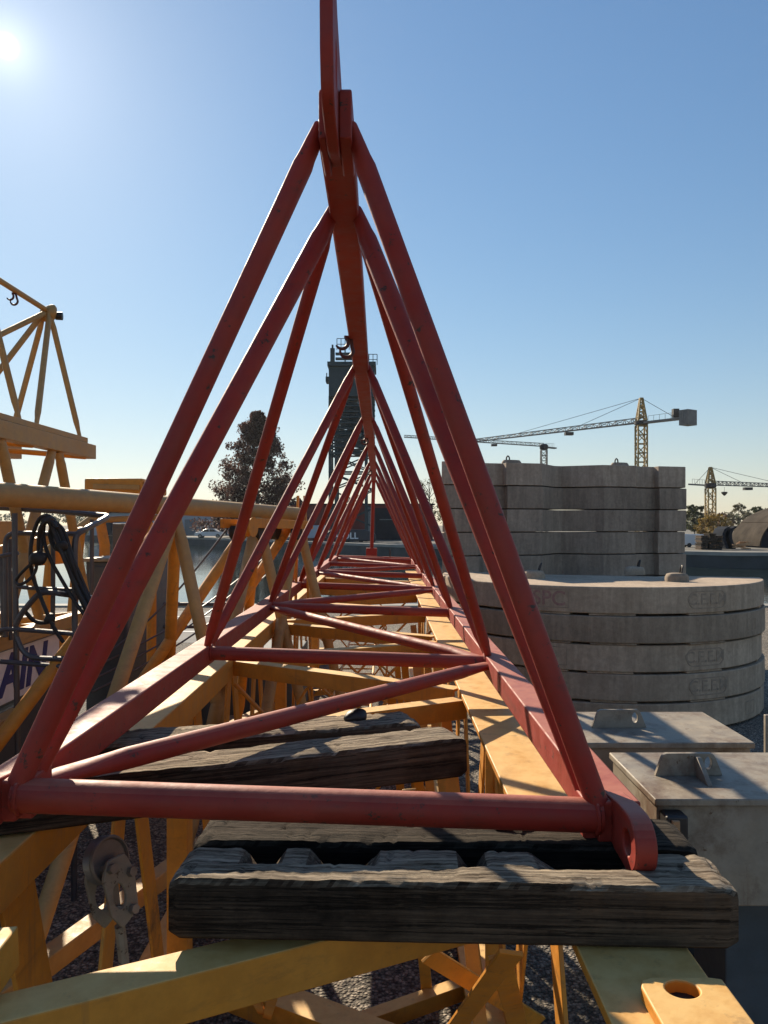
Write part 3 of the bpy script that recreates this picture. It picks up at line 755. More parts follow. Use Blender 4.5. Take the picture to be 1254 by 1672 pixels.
def half_disc(r, a0, a1, z0, z1, rear=0.05):
    pts = sector(0, 0, r, a0, a1, 72)
    n_ = V((math.cos(R((a0 + a1) / 2)), math.sin(R((a0 + a1) / 2)), 0)); t_ = V((-n_.y, n_.x, 0))
    L_ = [(t_ * -r * s - n_ * d) for s, d in ((-1, 0.10), (-0.45, 0.10), (-0.38, -0.12), (0.38, -0.12), (0.45, 0.10), (1, 0.10))]
    pts += [(p.x, p.y) for p in L_]
    return pts
NAMES = ['lowest half-round concrete slab, in the shade on the gravel', 'half-round concrete slab second from the ground with the clearest C.E.E.M stamp',
         'middle half-round concrete slab of the low stack', 'darker half-round concrete slab just under the topmost one of the low stack',
         'topmost half-round concrete slab with sunlit top and faded red stencil']
rnd = random.Random(5)
A_ST, A_SP = ang_at(1157), ang_at(893)
for k in range(5):
    dx, da = rnd.uniform(-0.02, 0.02), rnd.uniform(-1.5, 1.5)
    t = thing('concrete_slab', (SC.x + dx, SC.y + rnd.uniform(-0.02, 0.02), k * SLAB_P), NAMES[k], 'concrete slab', 'half-round concrete slabs in the low stack')
    poly = half_disc(SR, -197, -17, 0, 0)
    c0 = t.location
    body = MB().loft([[c0 + V((x, y, 0.024)) for x, y in poly], [c0 + V((x, y, SLAB_P - 0.001)) for x, y in poly]])
    for a in (-170, ang_at(893) , -100, A_ST, -30):
        px, py = (SR - 0.13) * math.cos(R(a)), (SR - 0.13) * math.sin(R(a))
        q = [(SR - 0.006, a - 7), (SR - 0.006, a + 7), (SR - 0.3, a + 8), (SR - 0.3, a - 8)]
        body.loft([[c0 + V((r * math.cos(R(b)), r * math.sin(R(b)), z)) for r, b in q] for z in (0.0, 0.0245)])
    body.build('slab_body', CONC, t, bev=0.012, seg=3)
    if k in (1, 2, 4):
        rim_mark(t, 'stamp_frame', frame_mesh(0.50, 0.19, 0.012, 0.42), STAMP, A_ST, 0.165)
        rim_mark(t, 'stamp_letters', flat_text('C.E.E.M' , 0.17, 0.003, 0.002), STAMP, A_ST, 0.165)
    if k in (2, 4):
        rim_mark(t, 'stamp_frame', frame_mesh(0.48, 0.20, 0.010, 0.04), STAMP, A_SP, 0.17)
    if k == 4:
        rim_mark(t, 'stencil_letters', flat_text('SPC', 0.22, 0.002, 0.003), MARK, A_SP + 0.6, 0.165)
    if k in (0, 3):
        rim_mark(t, 'stamp_frame', frame_mesh(0.22, 0.15, 0.010, 0.04), STAMP, ang_at(1225), 0.16)
    if k == 4:
        for (u, v) in ((872, 944), (1105, 949), (1036, 937)):
            p = G(u, v, 5 * SLAB_P); p.z = 5 * SLAB_P
            rg = []
            for z, s in ((-0.01, 1.0), (0.05, 0.95), (0.085, 0.82), (0.095, 0.55)):
                rg.append([p + V((0.135 * s * math.copysign(abs(math.cos(R(a))) ** 0.7, math.cos(R(a))), 0.10 * s * math.copysign(abs(math.sin(R(a))) ** 0.7, math.sin(R(a))), z)) for a in range(0, 360, 15)])
            b = MB().loft(rg).build('lifting_boss', CONC, t, smooth=50)
            tl = rnd.uniform(0.02, 0.05)
            sweep(MB(), [p + V((0.03 + x + (tl * h * 8), y, h)) for x, y, h in ((0, -0.03, 0.07), (0, -0.03, 0.14), (0.004, -0.015, 0.17), (0.006, 0.0, 0.18), (0.004, 0.015, 0.17), (0, 0.03, 0.14), (0, 0.03, 0.07))], 0.010, 8).build('lifting_loop', DSTEEL, b)

# ------------------------------------------------------------------ zigzag concrete blocks
BO = V((0.84, 11.1, 0)); BA = V((3.96, 1.1, 0)).normalized(); BB = V((0.085, 1.0, 0))
BPROF = [(0, 0.03), (0.03, 0), (0.57, 0), (0.61, 0.15), (0.97, 0.15), (1.01, 0), (1.59, 0), (1.86, 0.40), (1.98, 0.42), (2.62, 0), (3.2, 0), (3.24, 0.15), (3.56, 0.15), (3.60, 0), (4.07, 0), (4.10, 0.03),
         (4.10, 1.15), (3.60, 1.15), (3.56, 1.0), (3.24, 1.0), (3.2, 1.15), (2.62, 1.15), (2.3, 0.86), (2.0, 0.86), (1.59, 1.15), (1.01, 1.15), (0.97, 1.0), (0.61, 1.0), (0.57, 1.15), (0, 1.15)]
BN = ['lowest zigzag concrete block standing on the gravel behind the round slabs', 'second zigzag concrete block from the gravel, hidden behind the round slabs', 'third zigzag concrete block from the gravel, hidden behind the round slabs',
      'fourth zigzag concrete block from the gravel, just hidden behind the round slabs',
      'lowest zigzag concrete block visible above the round slabs', 'zigzag concrete block second lowest of those visible above the round slabs', 'middle one of the five visible zigzag concrete blocks',
      'zigzag concrete block directly below the topmost one, dark stained', 'topmost zigzag concrete block with two lifting bosses against the sky']
rnd = random.Random(21)
BH = 0.3445
for k in range(9):
    o2 = BO + BA * rnd.uniform(-0.018, 0.018) + BB * rnd.uniform(-0.015, 0.015)
    t = thing('concrete_block', o2 + BA * 2.05 + BB * 0.5 + V((0, 0, k * BH)), BN[k], 'concrete block', 'zigzag concrete blocks in the tall stack')
    z = k * BH
    m = MB().loft([[o2 + BA * x + BB * y + V((0, 0, zz)) for x, y in BPROF] for zz in (z + 0.014, z + BH - 0.001)])
    for (x0, x1) in ((0.1, 0.5), (1.1, 1.5), (2.7, 3.1), (3.65, 4.0)):
        m.loft([[o2 + BA * x + BB * y + V((0, 0, zz)) for x, y in ((x0, 0.2), (x1, 0.2), (x1, 1.0), (x0, 1.0))] for zz in (z, z + 0.0145)])
    m.build('block_body', CONC2, t, bev=0.014, seg=3)
    if k == 8:
        for (x, hh) in ((1.12, 0.0), (2.98, 0.0)):
            p = o2 + BA * x + BB * 0.28 + V((0, 0, z + BH))
            b = MB().loft([[p + BA * (0.17 * s * math.cos(R(a))) + BB * (0.11 * s * math.sin(R(a))) + V((0, 0, zz)) for a in range(0, 360, 20)] for zz, s in ((-0.02, 1), (0.03, 0.95), (0.06, 0.8))]).build('lifting_boss', CONC2, t, smooth=50)
            sweep(MB(), [p + BA * x_ + V((0, 0, h)) for x_, h in ((-0.085, 0.04), (-0.085, 0.09), (-0.075, 0.115), (-0.06, 0.125), (-0.045, 0.115), (-0.035, 0.09), (-0.035, 0.04))], 0.011, 8).build('lifting_loop', DSTEEL, b)

# ------------------------------------------------------------------ grey steel ballast boxes
ZB = HC - 0.95
def ballast(x0, x1, y0, y1, zt, label, lugc=None, gus=False, holeside=1):
    t = thing('ballast_box', ((x0 + x1) / 2, (y0 + y1) / 2, 0), label, 'steel ballast', 'grey steel ballast boxes')
    box(MB(), (x0 + 0.012, y0 + 0.018, zt - 0.38), (x1 - 0.012, y1 - 0.012, zt - 0.0265)).build('box_body', BALL, t, bev=0.006)
    box(MB(), (x0 + 0.34, y0 + 0.22, 0), (x1 - 0.05, y1 - 0.03, zt - 0.3805)).build('shade_plinth', CAB, t, bev=0.006)  # added support, its dark colour standing in for the shade under the box
    box(MB(), (x0, y0, zt - 0.026), (x1, y1, zt)).build('lid_plate', BALL, t, bev=0.005)
    if lugc:
        cx, cy = lugc
        out = resample([(-0.128, 0), (0.128, 0), (0.098, 0.074), (0.088, 0.084), (-0.092, 0.084), (-0.102, 0.074)], 44)
        hc = (0.073 * holeside, 0.047); hole = []
        for px, py in out:
            a = math.atan2(py - hc[1], px - hc[0]); hole.append((hc[0] + 0.014 * math.cos(a), hc[1] + 0.024 * math.sin(a)))
        pl = plate_hole(MB(), out, hole, (cx, cy, zt), (1, 0.02, 0), (0, 0, 1), (0, 1, 0), 0.02).build('lifting_lug', BALL, t, bev=0.002)
        if gus: prism(MB(), [(0, 0), (-0.12, 0), (-0.02, 0.075), (0, 0.075)], (cx + 0.02, cy, zt), (0, 1, 0), (0, 0, 1), (1, 0, 0), 0.018).build('gusset', BALL, pl, bev=0.002)
    return t
b2 = ballast(0.935, 2.0, 2.654, 3.20, ZB, 'nearest grey steel ballast box, right of the red jib pin lug', (1.15, 2.90), True)
b1 = ballast(0.66, 1.61, 3.336, 3.89, ZB, 'grey steel ballast box between the nearest one and the round concrete slabs', (1.095, 3.58))
tag(box(MB(), (2.29, 4.62, 0), (3.2, 4.645, HC - 1.15)).build('steel_plate', BALL, bev=0.003), 'upright grey steel plate cut by the right edge, beside the round slabs', 'steel plate')
box(MB(), (0.955, 2.60, HC - 1.12), (1.03, 2.671, HC - 0.99)).build('pocket_bracket', DSTEEL, b2, bev=0.008)
box(MB(), (0.97, 2.585, HC - 1.07), (0.995, 2.5995, HC - 1.0)).build('wood_wedge', WOODP, b2, bev=0.002)

# ------------------------------------------------------------------ left: yellow jib with the round top chord
A0, AD = V((-1.84, 3.70, 0)), V((1.04, 3.15, 0))
ad = AD.normalized(); pd = V((ad.y, -ad.x, 0))
def top_at(s): q = A0 + AD * s; q.z = HC + 0.14 + (0.087 - 0.14) * s; return q
tj = thing('tube_jib', (-1.6, 4.6, 0.28), 'yellow lattice jib with a thick round top tube, left of the red jib', 'crane jib')
tube(MB(), top_at(-0.75), top_at(1.04), 0.060, 28).build('top_chord', PYEL, tj)
ZBOT = 0.37; KS = (2.2 + 0.1 - ZBOT) / 1.2
ends = []
for s in (0.4434, 0.79, 1.02):
    a = top_at(s) + V((0, 0, -0.045))
    for da, w_ in ((-1.04, -0.35), (-1.2, 0.35), (0.44, -0.35), (-0.08, 0.35)):
        b = top_at(s) + ad * da * KS + pd * w_ * KS; b.z = ZBOT
        tube(MB(), b, a + pd * 0.016 * (1 if w_ > 0 else -1) + ad * (0.03 if da > 0 else -0.03), 0.041, 16, flat=pd, fl=0.2, squash=0.45).build('diagonal_tube', PYEL if w_ > 0 else YEL, tj)
for w_ in (-0.35, 0.35):
    c = top_at(-0.9) + pd * w_ * KS; c.z = ZBOT; d = top_at(1.3) + pd * w_ * KS; d.z = ZBOT
    bar(MB(), c, d, 0.09, 0.09).build('bottom_chord', PYEL, tj, bev=0.006)
e = top_at(1.045)
for off, h in ((-0.03, 0.17), (0.035, 0.17)):
    bar(MB(), e + pd * off + V((0, 0, h)), V((e.x + pd.x * off * 3, e.y + 0.1, ZBOT)), 0.018, 0.085, up=(0, 1, 0)).build('end_post', YEL, tj, bev=0.003)
for s, h in ((-0.6, 0), (1.1, 0)):
    q = A0 + AD * s
    m = plank_mesh(q - pd * 0.9 + V((0, 0, 0.002)), q + pd * 0.9 + V((0, 0, 0.002)), 0.25, 0.322, 31 + int(s * 10))
    tag(m.build('timber_beam', WOOD), 'thick sleeper on the gravel under the %s end of the round tubed yellow jib' % ('near' if s < 0 else 'far'), 'timber', 'sleepers under the yellow jib')
# trolley below the far end of the tube
tr = thing('jib_trolley', top_at(0.9) - V((0, 0, 0.26)), 'small yellow trolley with black wheels under the far end of the round yellow tube', 'trolley')
q0, q1 = top_at(0.66) + pd * 0.17, top_at(1.0) + pd * 0.17
bar(MB(), q0 - V((0, 0, 0.10)), q1 - V((0, 0, 0.10)), 0.03, 0.07).build('side_plate', YEL, tr, bev=0.003)
q2, q3 = top_at(0.70) - pd * 0.15, top_at(1.0) - pd * 0.15
bar(MB(), q2 - V((0, 0, 0.10)), q3 - V((0, 0, 0.10)), 0.03, 0.07).build('side_plate', YEL, tr, bev=0.003)
for s in (0.74, 0.95):
    c = top_at(s) - V((0, 0, 0.17))
    bar(MB(), c + pd * 0.2 + V((0, 0, 0.05)), c - pd * 0.2 + V((0, 0, 0.05)), 0.05, 0.03).build('axle', YEL, tr)
    for w_ in (0.10, -0.10):
        disc(MB(), c + pd * w_ - V((0, 0, 0.0)), pd, [(0.03, -0.03), (0.06, -0.03), (0.06, 0.03), (0.03, 0.03)], 20).build('wheel', RUBBER, tr)
disc(MB(), q0 - V((0, 0, 0.13)), pd, [(0.02, -0.025), (0.075, -0.025), (0.06, 0.0), (0.075, 0.025), (0.02, 0.025)], 24).build('sheave', YEL, tr)
# slack wire ropes
for k, (a, b) in enumerate([(P(372, 862, 6.1), P(150, 1085, 5.6)), (P(430, 912, 8.2), P(120, 1105, 5.8)), (P(436, 922, 8.2), P(130, 1120, 5.8)), (P(440, 934, 8.2), P(150, 1130, 5.8))]):
    pts = [a.lerp(b, i / 14) - V((0, 0, 0.10 * math.sin(math.pi * i / 14))) for i in range(15)]
    o = sweep(MB(), pts, 0.008, 6).build('wire_rope', WIRE)
    if k == 0: tag(o, 'single steel wire rope slanting down from the yellow trolley', 'wire rope')
    else: tag(o, 'slack steel wire rope in the bundle slanting behind the yellow jib legs', 'wire rope', 'bundle of slack wire ropes')

# ------------------------------------------------------------------ left: stacked pale lattice sections
uj = thing('pale_jib', (-2.55, 5.0, HC + 0.62), 'small pale yellow triangular jib stacked high at the left edge', 'crane jib')
XT = -2.53
tube(MB(), (XT, 1.5, HC + 1.6), (XT, 5.80, HC + 1.6), 0.020, 12).build('top_chord', PYEL, uj)
lump((XT, 5.81, HC + 1.585), 0.062, 9, 1.0).build('end_cap', PYEL, uj)
disc(MB(), (XT + 0.06, 5.84, HC + 1.575), (1, 0.2, 0), [(0.03, -0.02), (0.03, 0.03)], 14).build('pin', DSTEEL, uj)
for x in (-2.33, -2.86):
    bar(MB(), (x, 1.5, HC + 0.645), (x, 5.97, HC + 0.645), 0.07, 0.040).build('bottom_chord', PYEL, uj, bev=0.003)
for k in range(4):
    ya = 5.78 - k * 0.98
    for x in (-2.33, -2.86):
        for yb in (ya + 0.12, ya - 0.62):
            tube(MB(), (x, yb, HC + 0.66), (XT + (0.02 if x > XT else -0.02), ya, HC + 1.59), 0.021, 10, flat=(1, 0, 0), fl=0.12, squash=0.5).build('diagonal_tube', PYEL, uj)
tube(MB(), (-2.86, 4.2, HC + 0.66), (XT, 5.72, HC + 1.56), 0.02, 10).build('brace', PYEL, uj)
pigtail((XT, 5.28, HC + 1.585), 0.07, 'curled hook under the thin top tube at the upper left edge')
us = thing('pale_truss', (-2.6, 5.0, HC - 0.75), 'pale yellow box truss carrying the small jib at the left edge', 'lattice truss')
for x in (-2.33, -2.92):
    bar(MB(), (x, 1.5, HC + 0.568), (x, 6.12, HC + 0.568), 0.085, 0.110).build('top_chord', PYEL, us, bev=0.004)
    bar(MB(), (x, 1.5, HC - 0.72), (x, 6.08, HC - 0.72), 0.085, 0.09).build('bottom_chord', PYEL, us, bev=0.004)
    for ya in (5.46, 4.62, 3.7, 2.8):
        for sgn in (1, -1):
            tube(MB(), (x, ya + sgn * 0.05, HC + 0.52), (x, ya + sgn * (0.60 if sgn > 0 else 0.75), HC - 0.68), 0.034, 12, flat=(1, 0, 0), fl=0.1, squash=0.7).build('diagonal_tube', PYEL, us)
for ya, yb in ((6.0, 5.1), (5.1, 4.2), (4.2, 3.3)):
    tube(MB(), (-2.33, ya, HC - 0.70), (-2.92, yb, HC - 0.70), 0.025, 10).build('brace', YEL, us)
    tube(MB(), (-2.33, ya, HC + 0.52), (-2.92, yb, HC + 0.52), 0.02, 10).build('brace', YEL, us)
bar(MB(), (-2.92, 4.6, HC - 0.30), (-2.35, 6.0, HC - 0.05), 0.05, 0.05).build('brace', PYEL, us)
bar(MB(), (-2.90, 5.0, HC - 0.15), (-2.90, 6.0, HC - 0.15), 0.03, 0.34).build('web_plate', PYEL, us, bev=0.003)
# dark machine platform with the lettered board
pf = thing('machine_platform', (-3.0, 5.0, 0), 'dark steel machine platform with a white lettered side board at the left edge', 'platform')
box(MB(), (-3.7, 1.5, 0.0), (-2.40, 6.05, 1.02)).build('platform_body', CAB, pf, bev=0.01)
for x in (-3.5, -2.50):
    bar(MB(), (x, 1.6, 1.11), (x, 6.0, 1.11), 0.10, 0.18).build('deck_beam', CAB, pf, bev=0.005)
for y in (2.2, 4.1, 5.9): bar(MB(), (-3.6, y, 1.3275), (-2.30, y, 1.3275), 0.12, 0.22).build('deck_beam', YEL, pf, bev=0.005)
BX = -2.345
sg = box(MB(), (BX - 0.02, 2.6, HC - 1.115), (BX, 5.56, HC - 0.79)).build('side_board', WHITE, pf, bev=0.003)
box(MB(), (BX - 0.025, 2.6, HC - 0.788), (BX + 0.006, 5.75, HC - 0.72)).build('board_rim', GREYP, sg)
text('board_letters', 'AIN', BLUE, sg, (BX + 0.002, 5.00, HC - 0.955), (0, 1, 0), (0, 0, 1), 0.345, shear=0.22, ext=0.002, bold=0.012, squeeze=1.10)
bar(MB(), (-2.25, 2.0, HC - 1.16), (-2.25, 4.75, HC - 1.16), 0.10, 0.045).build('kick_plate', PYEL, pf, bev=0.003)

# grey tubular cage
def PL(pts, d): return [P(u, v, q if q else d) for u, v, q in [(p + (None,))[:3] for p in pts]]
cage = thing('guard_cage', P(90, 1150, 4.5), 'grey galvanised tube guard cage with rounded rails at the left edge', 'guard rail')
def rail(pts, d, r=0.016, it=2, name='rail'):
    return sweep(MB(), smooth_path(PL(pts, d), it), r, 8).build(name, GALV, cage)
rail([(-60, 825, 4.9), (0, 829, 4.9), (60, 832, 4.9), (110, 836, 4.9), (160, 841, 4.9), (174, 842, 4.9), (176, 845, 4.86), (135, 866, 4.5), (126, 872, 4.46), (122, 884, 4.45), (122, 930, 4.45), (122, 1050, 4.45)], 4.9, 0.018)
rail([(24, 838), (24, 900), (26, 1000), (28, 1165)], 4.47, 0.017, 1, 'post')
rail([(9, 1040), (8, 900), (9, 882), (14, 873), (26, 870), (52, 871), (125, 872)], 4.62, 0.015)
rail([(150, 848), (150, 900), (149, 1030)], 4.9, 0.014, 1, 'post')
rail([(86, 872), (87, 940), (86, 1032)], 4.6, 0.014, 1, 'post')
rail([(-20, 915), (0, 908), (30, 903)], 4.5, 0.012)
rail([(26, 958), (60, 961), (120, 963)], 4.47, 0.012)
rail([(26, 1020), (34, 1003), (52, 981), (64, 969), (78, 966), (110, 971), (150, 976, 4.8)], 4.42, 0.017)
rail([(-40, 1046), (-6, 1034), (6, 1027), (40, 1028), (122, 1035)], 4.40, 0.014)
rail([(-40, 1078), (0, 1080), (50, 1084), (122, 1090)], 4.40, 0.014)
rail([(27, 1040), (34, 1058), (44, 1070), (58, 1075), (100, 1076), (122, 1076)], 4.40, 0.016)
rail([(1, 905), (3, 960), (6, 1040)], 4.7, 0.014, 1, 'post')
rail([(16, 880), (16, 960), (18, 1045)], 4.7, 0.012, 1, 'post')
# legs down to the platform / ground
rail([(122, 1050), (121, 1250), (121, 1470)], 4.45, 0.018, 1, 'post')
rail([(28, 1165), (30, 1300), (30, 1475)], 4.47, 0.017, 1, 'post')

coil = thing('cable_coil', P(75, 848, 4.38), 'black cable coil with plugs hanging over the grey guard cage', 'cable coil')
def cab(pts, d=4.36, r=0.011, mat=RUBBER, name='cable'):
    Z = [(x / 4.823, 800 + y / 4.823) for x, y in pts]
    return sweep(MB(), smooth_path([P(u, v, d + 0.02 * math.sin(i * 1.7)) for i, (u, v) in enumerate(Z)], 2), r, 8).build(name, mat, coil)
cab([(440, 280), (420, 225), (370, 195), (310, 220), (280, 290), (255, 360), (240, 470), (238, 580), (262, 700), (310, 820), (370, 970), (430, 1100), (500, 1200)])
cab([(450, 300), (400, 240), (350, 245), (310, 300), (300, 400), (300, 520), (270, 560), (180, 640), (130, 700), (120, 735), (160, 750), (230, 710), (285, 640), (290, 560)], 4.33, 0.009)
cab([(350, 250), (340, 330), (350, 430), (400, 560), (470, 680), (540, 800), (620, 930), (690, 1010)])
cab([(380, 240), (420, 330), (460, 430), (510, 560), (560, 680), (630, 820), (700, 960)], 4.34)
cab([(400, 230), (460, 300), (510, 420), (560, 560), (600, 680), (660, 800), (720, 930)], 4.38, 0.013)
cab([(430, 250), (500, 310), (540, 430), (580, 560), (640, 700), (690, 820), (735, 920)], 4.40, 0.012)
cab([(390, 250), (440, 350), (490, 480), (540, 620), (590, 740), (650, 860), (705, 960)], 4.42, 0.014)
cab([(410, 300), (390, 360), (430, 460), (480, 470), (520, 560), (570, 700), (610, 800), (660, 900), (700, 990)], 4.40, 0.014)
cab([(330, 290), (320, 380), (330, 470), (310, 520)], 4.33, 0.009)
cab([(200, 960), (260, 1030), (330, 1050), (380, 1040)], 4.5, 0.012)
lump(P(300 / 4.823, 800 + 540 / 4.823, 4.32), 0.05, 3, 0.8).build('plug', RUBBER, coil)
lump(P(480 / 4.823, 800 + 450 / 4.823, 4.36), 0.04, 6, 0.8).build('plug', RUBBER, coil)
lump(P(370 / 4.823, 800 + 235 / 4.823, 4.36), 0.035, 8, 0.7).build('plug', DSTEEL, coil)
lump(P(395 / 4.823, 800 + 1010 / 4.823, 4.36), 0.032, 12, 0.9).build('plug', RUBBER, coil)

# cabinets and machinery behind
def cabinet(x0, x1, y0, y1, zt, label, lid=None):
    t = thing('electric_cabinet', ((x0 + x1) / 2, (y0 + y1) / 2, 0), label, 'cabinet')
    box(MB(), (x0, y0, 0), (x1, y1, zt)).build('cabinet_body', CAB, t, bev=0.008)
    box(MB(), (x0 + 0.03, y0 - 0.012, zt * 0.45), (x1 - 0.03, y0 - 0.001, zt - 0.04)).build('door', CAB, t, bev=0.004)
    box(MB(), (x1 - 0.07, y0 - 0.03, zt * 0.7), (x1 - 0.05, y0 - 0.013, zt * 0.7 + 0.08)).build('handle', DSTEEL, t, bev=0.003)
    if lid: box(MB(), (x0 - 0.02, y0 - 0.02, zt + 0.001), (x1 + 0.02, y1 + 0.02, zt + 0.03)).build('lid', lid, t, bev=0.006)
    return t
cabinet(-2.72, -2.30, 7.7, 8.3, 2.20, 'tall dark blue steel cabinet behind the guard cage')
cabinet(-2.42, -2.08, 6.25, 6.75, 1.89, 'lower dark cabinet with a pale worn lid behind the cable coil', STEELW)
mb_ = thing('winch_frame', (-1.6, 8.2, 0), 'low dark winch frame with grey rails behind the yellow jib legs', 'winch')
box(MB(), (-2.2, 7.9, 0), (-0.95, 9.6, 0.75)).build('frame_body', CAB, mb_, bev=0.01)
for z in (0.85, 1.15, 1.38): tube(MB(), (-2.25, 7.85, z), (-1.35, 7.85, z), 0.02, 8).build('rail', GALV, mb_)
for x in (-2.2, -1.9, -1.62, -1.36): tube(MB(), (x, 7.87, 0.0), (x, 7.87, 1.4), 0.018, 8).build('post', GALV, mb_)
disc(MB(), (-1.9, 8.7, 0.98), (1, 0, 0), [(0.08, -0.02), (0.24, -0.02), (0.24, 0.0), (0.17, 0.0), (0.17, 0.5), (0.24, 0.5), (0.24, 0.52), (0.08, 0.52)], 28).build('drum', DSTEEL, mb_)
yf = thing('yellow_frame', (-2.45, 7.3, 0), 'yellow welded steel frame on bent legs, rising behind the round yellow tube', 'steel frame')
for (u0, u1, v0, v1) in ((137, 233, 781, 806), (235, 258, 784, 808)):
    a, b = P(u0, v0, 7.2), P(u1, v1, 7.2)
    box(MB(), (a.x, 7.2, b.z), (b.x, 7.5, a.z)).build('head_beam', YEL, yf, bev=0.018)
a, b = P(160, 790, 7.15), P(230, 797, 7.15)
bar(MB(), P(152, 794, 7.188), P(228, 796, 7.188), 0.02, 0.045).build('stiffener', PYEL, yf, bev=0.003)
for u in (163, 240): sweep(MB(), [P(u, 800, 7.35), P(u, 850, 7.35), P(u + 8, 890, 7.3), P(u + 7, 930, 7.3), V((P(u + 6, 940, 7.3).x, 7.3, 0))], 0.05, 10).build('leg', YEL, yf)
tube(MB(), P(140, 850, 7.35), P(258, 845, 7.4), 0.03, 10).build('brace', PYEL, yf)
tube(MB(), P(-40, 985, 6.6), P(200, 812, 7.2), 0.042, 12).build('brace', PYEL, yf)
bar(MB(), P(-40, 905, 6.9), P(118, 893, 7.3), 0.03, 0.30).build('web_plate', YEL, yf)
for u in (48, 92): tube(MB(), P(u + 40, 860, 7.1), V((P(u, 1000, 7.0).x, 7.0, 0)), 0.045, 12).build('leg', YEL, yf)

# ------------------------------------------------------------------ far bank
rnd = random.Random(77)
def leaves_mesh(clumps, n, size, seed):
    r_ = random.Random(seed); m = MB()
    for _ in range(n):
        c, rad = r_.choice(clumps)
        d = V((r_.gauss(0, 1), r_.gauss(0, 1), r_.gauss(0, 1))).normalized() * rad * (r_.random() ** 0.45)
        p = V(c) + V((d.x, d.y, d.z * 0.75))
        a = V((r_.uniform(-1, 1), r_.uniform(-1, 1), r_.uniform(-1, 1))).normalized(); b = frame(a)[0]; s = size * r_.uniform(0.5, 1.2)
        m.add([p - a * s, p - b * s * 0.6, p + a * s, p + b * s * 0.6], [(0, 1, 2, 3)])
    return m
def tree(name, x, y, h, w_, mat, label, seed, cone=False, n=5000, size=0.3, group=None, trunk=0.18, clumps_n=60, low=0.2):
    r_ = random.Random(seed)
    t = thing(name, (x, y, 0), label, 'tree', group)
    tk = MB(); sweep(tk, [(x, y, -0.05), (x + r_.uniform(-.1, .1), y, h * 0.4), (x + r_.uniform(-.2, .2), y, h * 0.93)], lambda q: max(0.03, h * 0.018 * (1 - q * 0.9)), 8)
    cl = []
    for k in range(clumps_n):
        f = r_.random()
        if cone:
            f = f ** 1.1; z = h * (low + (0.98 - low) * f); prof = (1 - f) ** 0.60 * (0.70 + 0.30 * math.sin(f * 19 + seed) ** 2)
            rr = w_ / 2 * max(0.06, prof)
            a = r_.uniform(0, 6.283); q = r_.uniform(0.35, 1.0)
            cl.append(((x + rr * q * math.cos(a), y + rr * q * math.sin(a), z), w_ * r_.uniform(0.045, 0.085) * (1.15 - 0.5 * f)))
        else:
            a = r_.uniform(0, 6.283); f2 = r_.uniform(-1, 1); rr = w_ / 2 * math.sqrt(1 - f2 * f2) * r_.uniform(0.5, 1.05)
            cl.append(((x + rr * math.cos(a), y + rr * math.sin(a), h * (low + 1) / 2 + f2 * h * (1 - low) / 2 * 0.9), w_ * r_.uniform(0.07, 0.15)))
    for c, rad in cl[:: max(1, clumps_n // 26)]:
        c = V(c); z = max(h * 0.12, c.z - h * (0.04 if cone else 0.16)); sweep(tk, [(x, y, z), V((x, y, z)).lerp(c, 0.6) + V((0, 0, h * 0.01)), c], lambda q: h * 0.005 * (1.2 - q), 5)
    tk.build('trunk', BARK, t)
    leaves_mesh(cl, n, size, seed).build('crown', mat, t, smooth=0)
    return t
tree('broad_conifer', -20.5, 125, 20.4, 20.5, LEAFR, 'dark russet conical tree standing alone on the far quay left of the lift tower', 4, True, 46000, 0.25, clumps_n=420, low=0.06)
tree('bank_tree', 6.6, 112, 9.0, 5.6, LEAFD, 'sparse bare tree on the far quay just right of the red jib end', 12, n=1500, size=0.16, clumps_n=60)
tree('bank_tree', 10.5, 116, 7.0, 5.0, LEAFG, 'low green tree beside the sparse bare tree on the far quay', 13, n=2200, size=0.2)
GT = 'trees behind the far right bank'
for k, (u, v, D, wpx, mat, lab, n, sz) in enumerate([
        (1134, 822, 150, 34, LEAFG, 'dark green tree at the edge of the zigzag concrete stack', 2600, 0.32),
        (1155, 834, 175, 30, LEAFO, 'brownish tree behind the yellow crane mast', 1800, 0.34),
        (1182, 838, 190, 34, LEAFO, 'pinkish brown distant tree right of the yellow crane mast', 1800, 0.34),
        (1206, 822, 150, 40, LEAFD, 'tall loose dry tree left of the curved roof shed', 1500, 0.26),
        (1236, 826, 155, 36, LEAFG, 'green tree rising behind the curved roof shed', 2200, 0.32),
        (1262, 828, 160, 40, LEAFD, 'dry tree behind the shed at the right edge', 1800, 0.3)]):
    p = P(u, v, D); tree('bank_tree', p.x, D, p.z, wpx / F * D, mat, lab, 40 + k, n=n, size=sz, group=GT, low=0.1)
tree('autumn_bush', P(1165, 860, 118).x, 118, 3.6, 5.4, LEAFY, 'yellow autumn bush at the foot of the yellow crane mast', 61, n=2200, size=0.22, low=0.02)
# distant wooded skyline
m = MB(); r_ = random.Random(9); cl = []
for k in range(900):
    x = r_.uniform(-520, 520); cl.append(((x, 520 + r_.uniform(-30, 30), abs(r_.gauss(3.5, 2.6)) + 0.6 + 2.4 * math.sin(x * 0.03) ** 2), r_.uniform(2.0, 4.0)))
tag(leaves_mesh(cl, 16000, 1.5, 3).build('distant_treeline', LEAFG, smooth=0), 'low wooded skyline far beyond the canal', 'treeline', kind='stuff')
m = MB(); cl = []
for k in range(80):
    x = r_.uniform(-62, -40); cl.append(((x, 160 + r_.uniform(-4, 4), r_.uniform(0.8, 5.0)), r_.uniform(0.8, 1.6)))
tag(leaves_mesh(cl, 4200, 0.45, 5).build('bank_thicket', LEAFG, smooth=0), 'green thicket on the far quay behind the guard cage', 'thicket', kind='stuff')

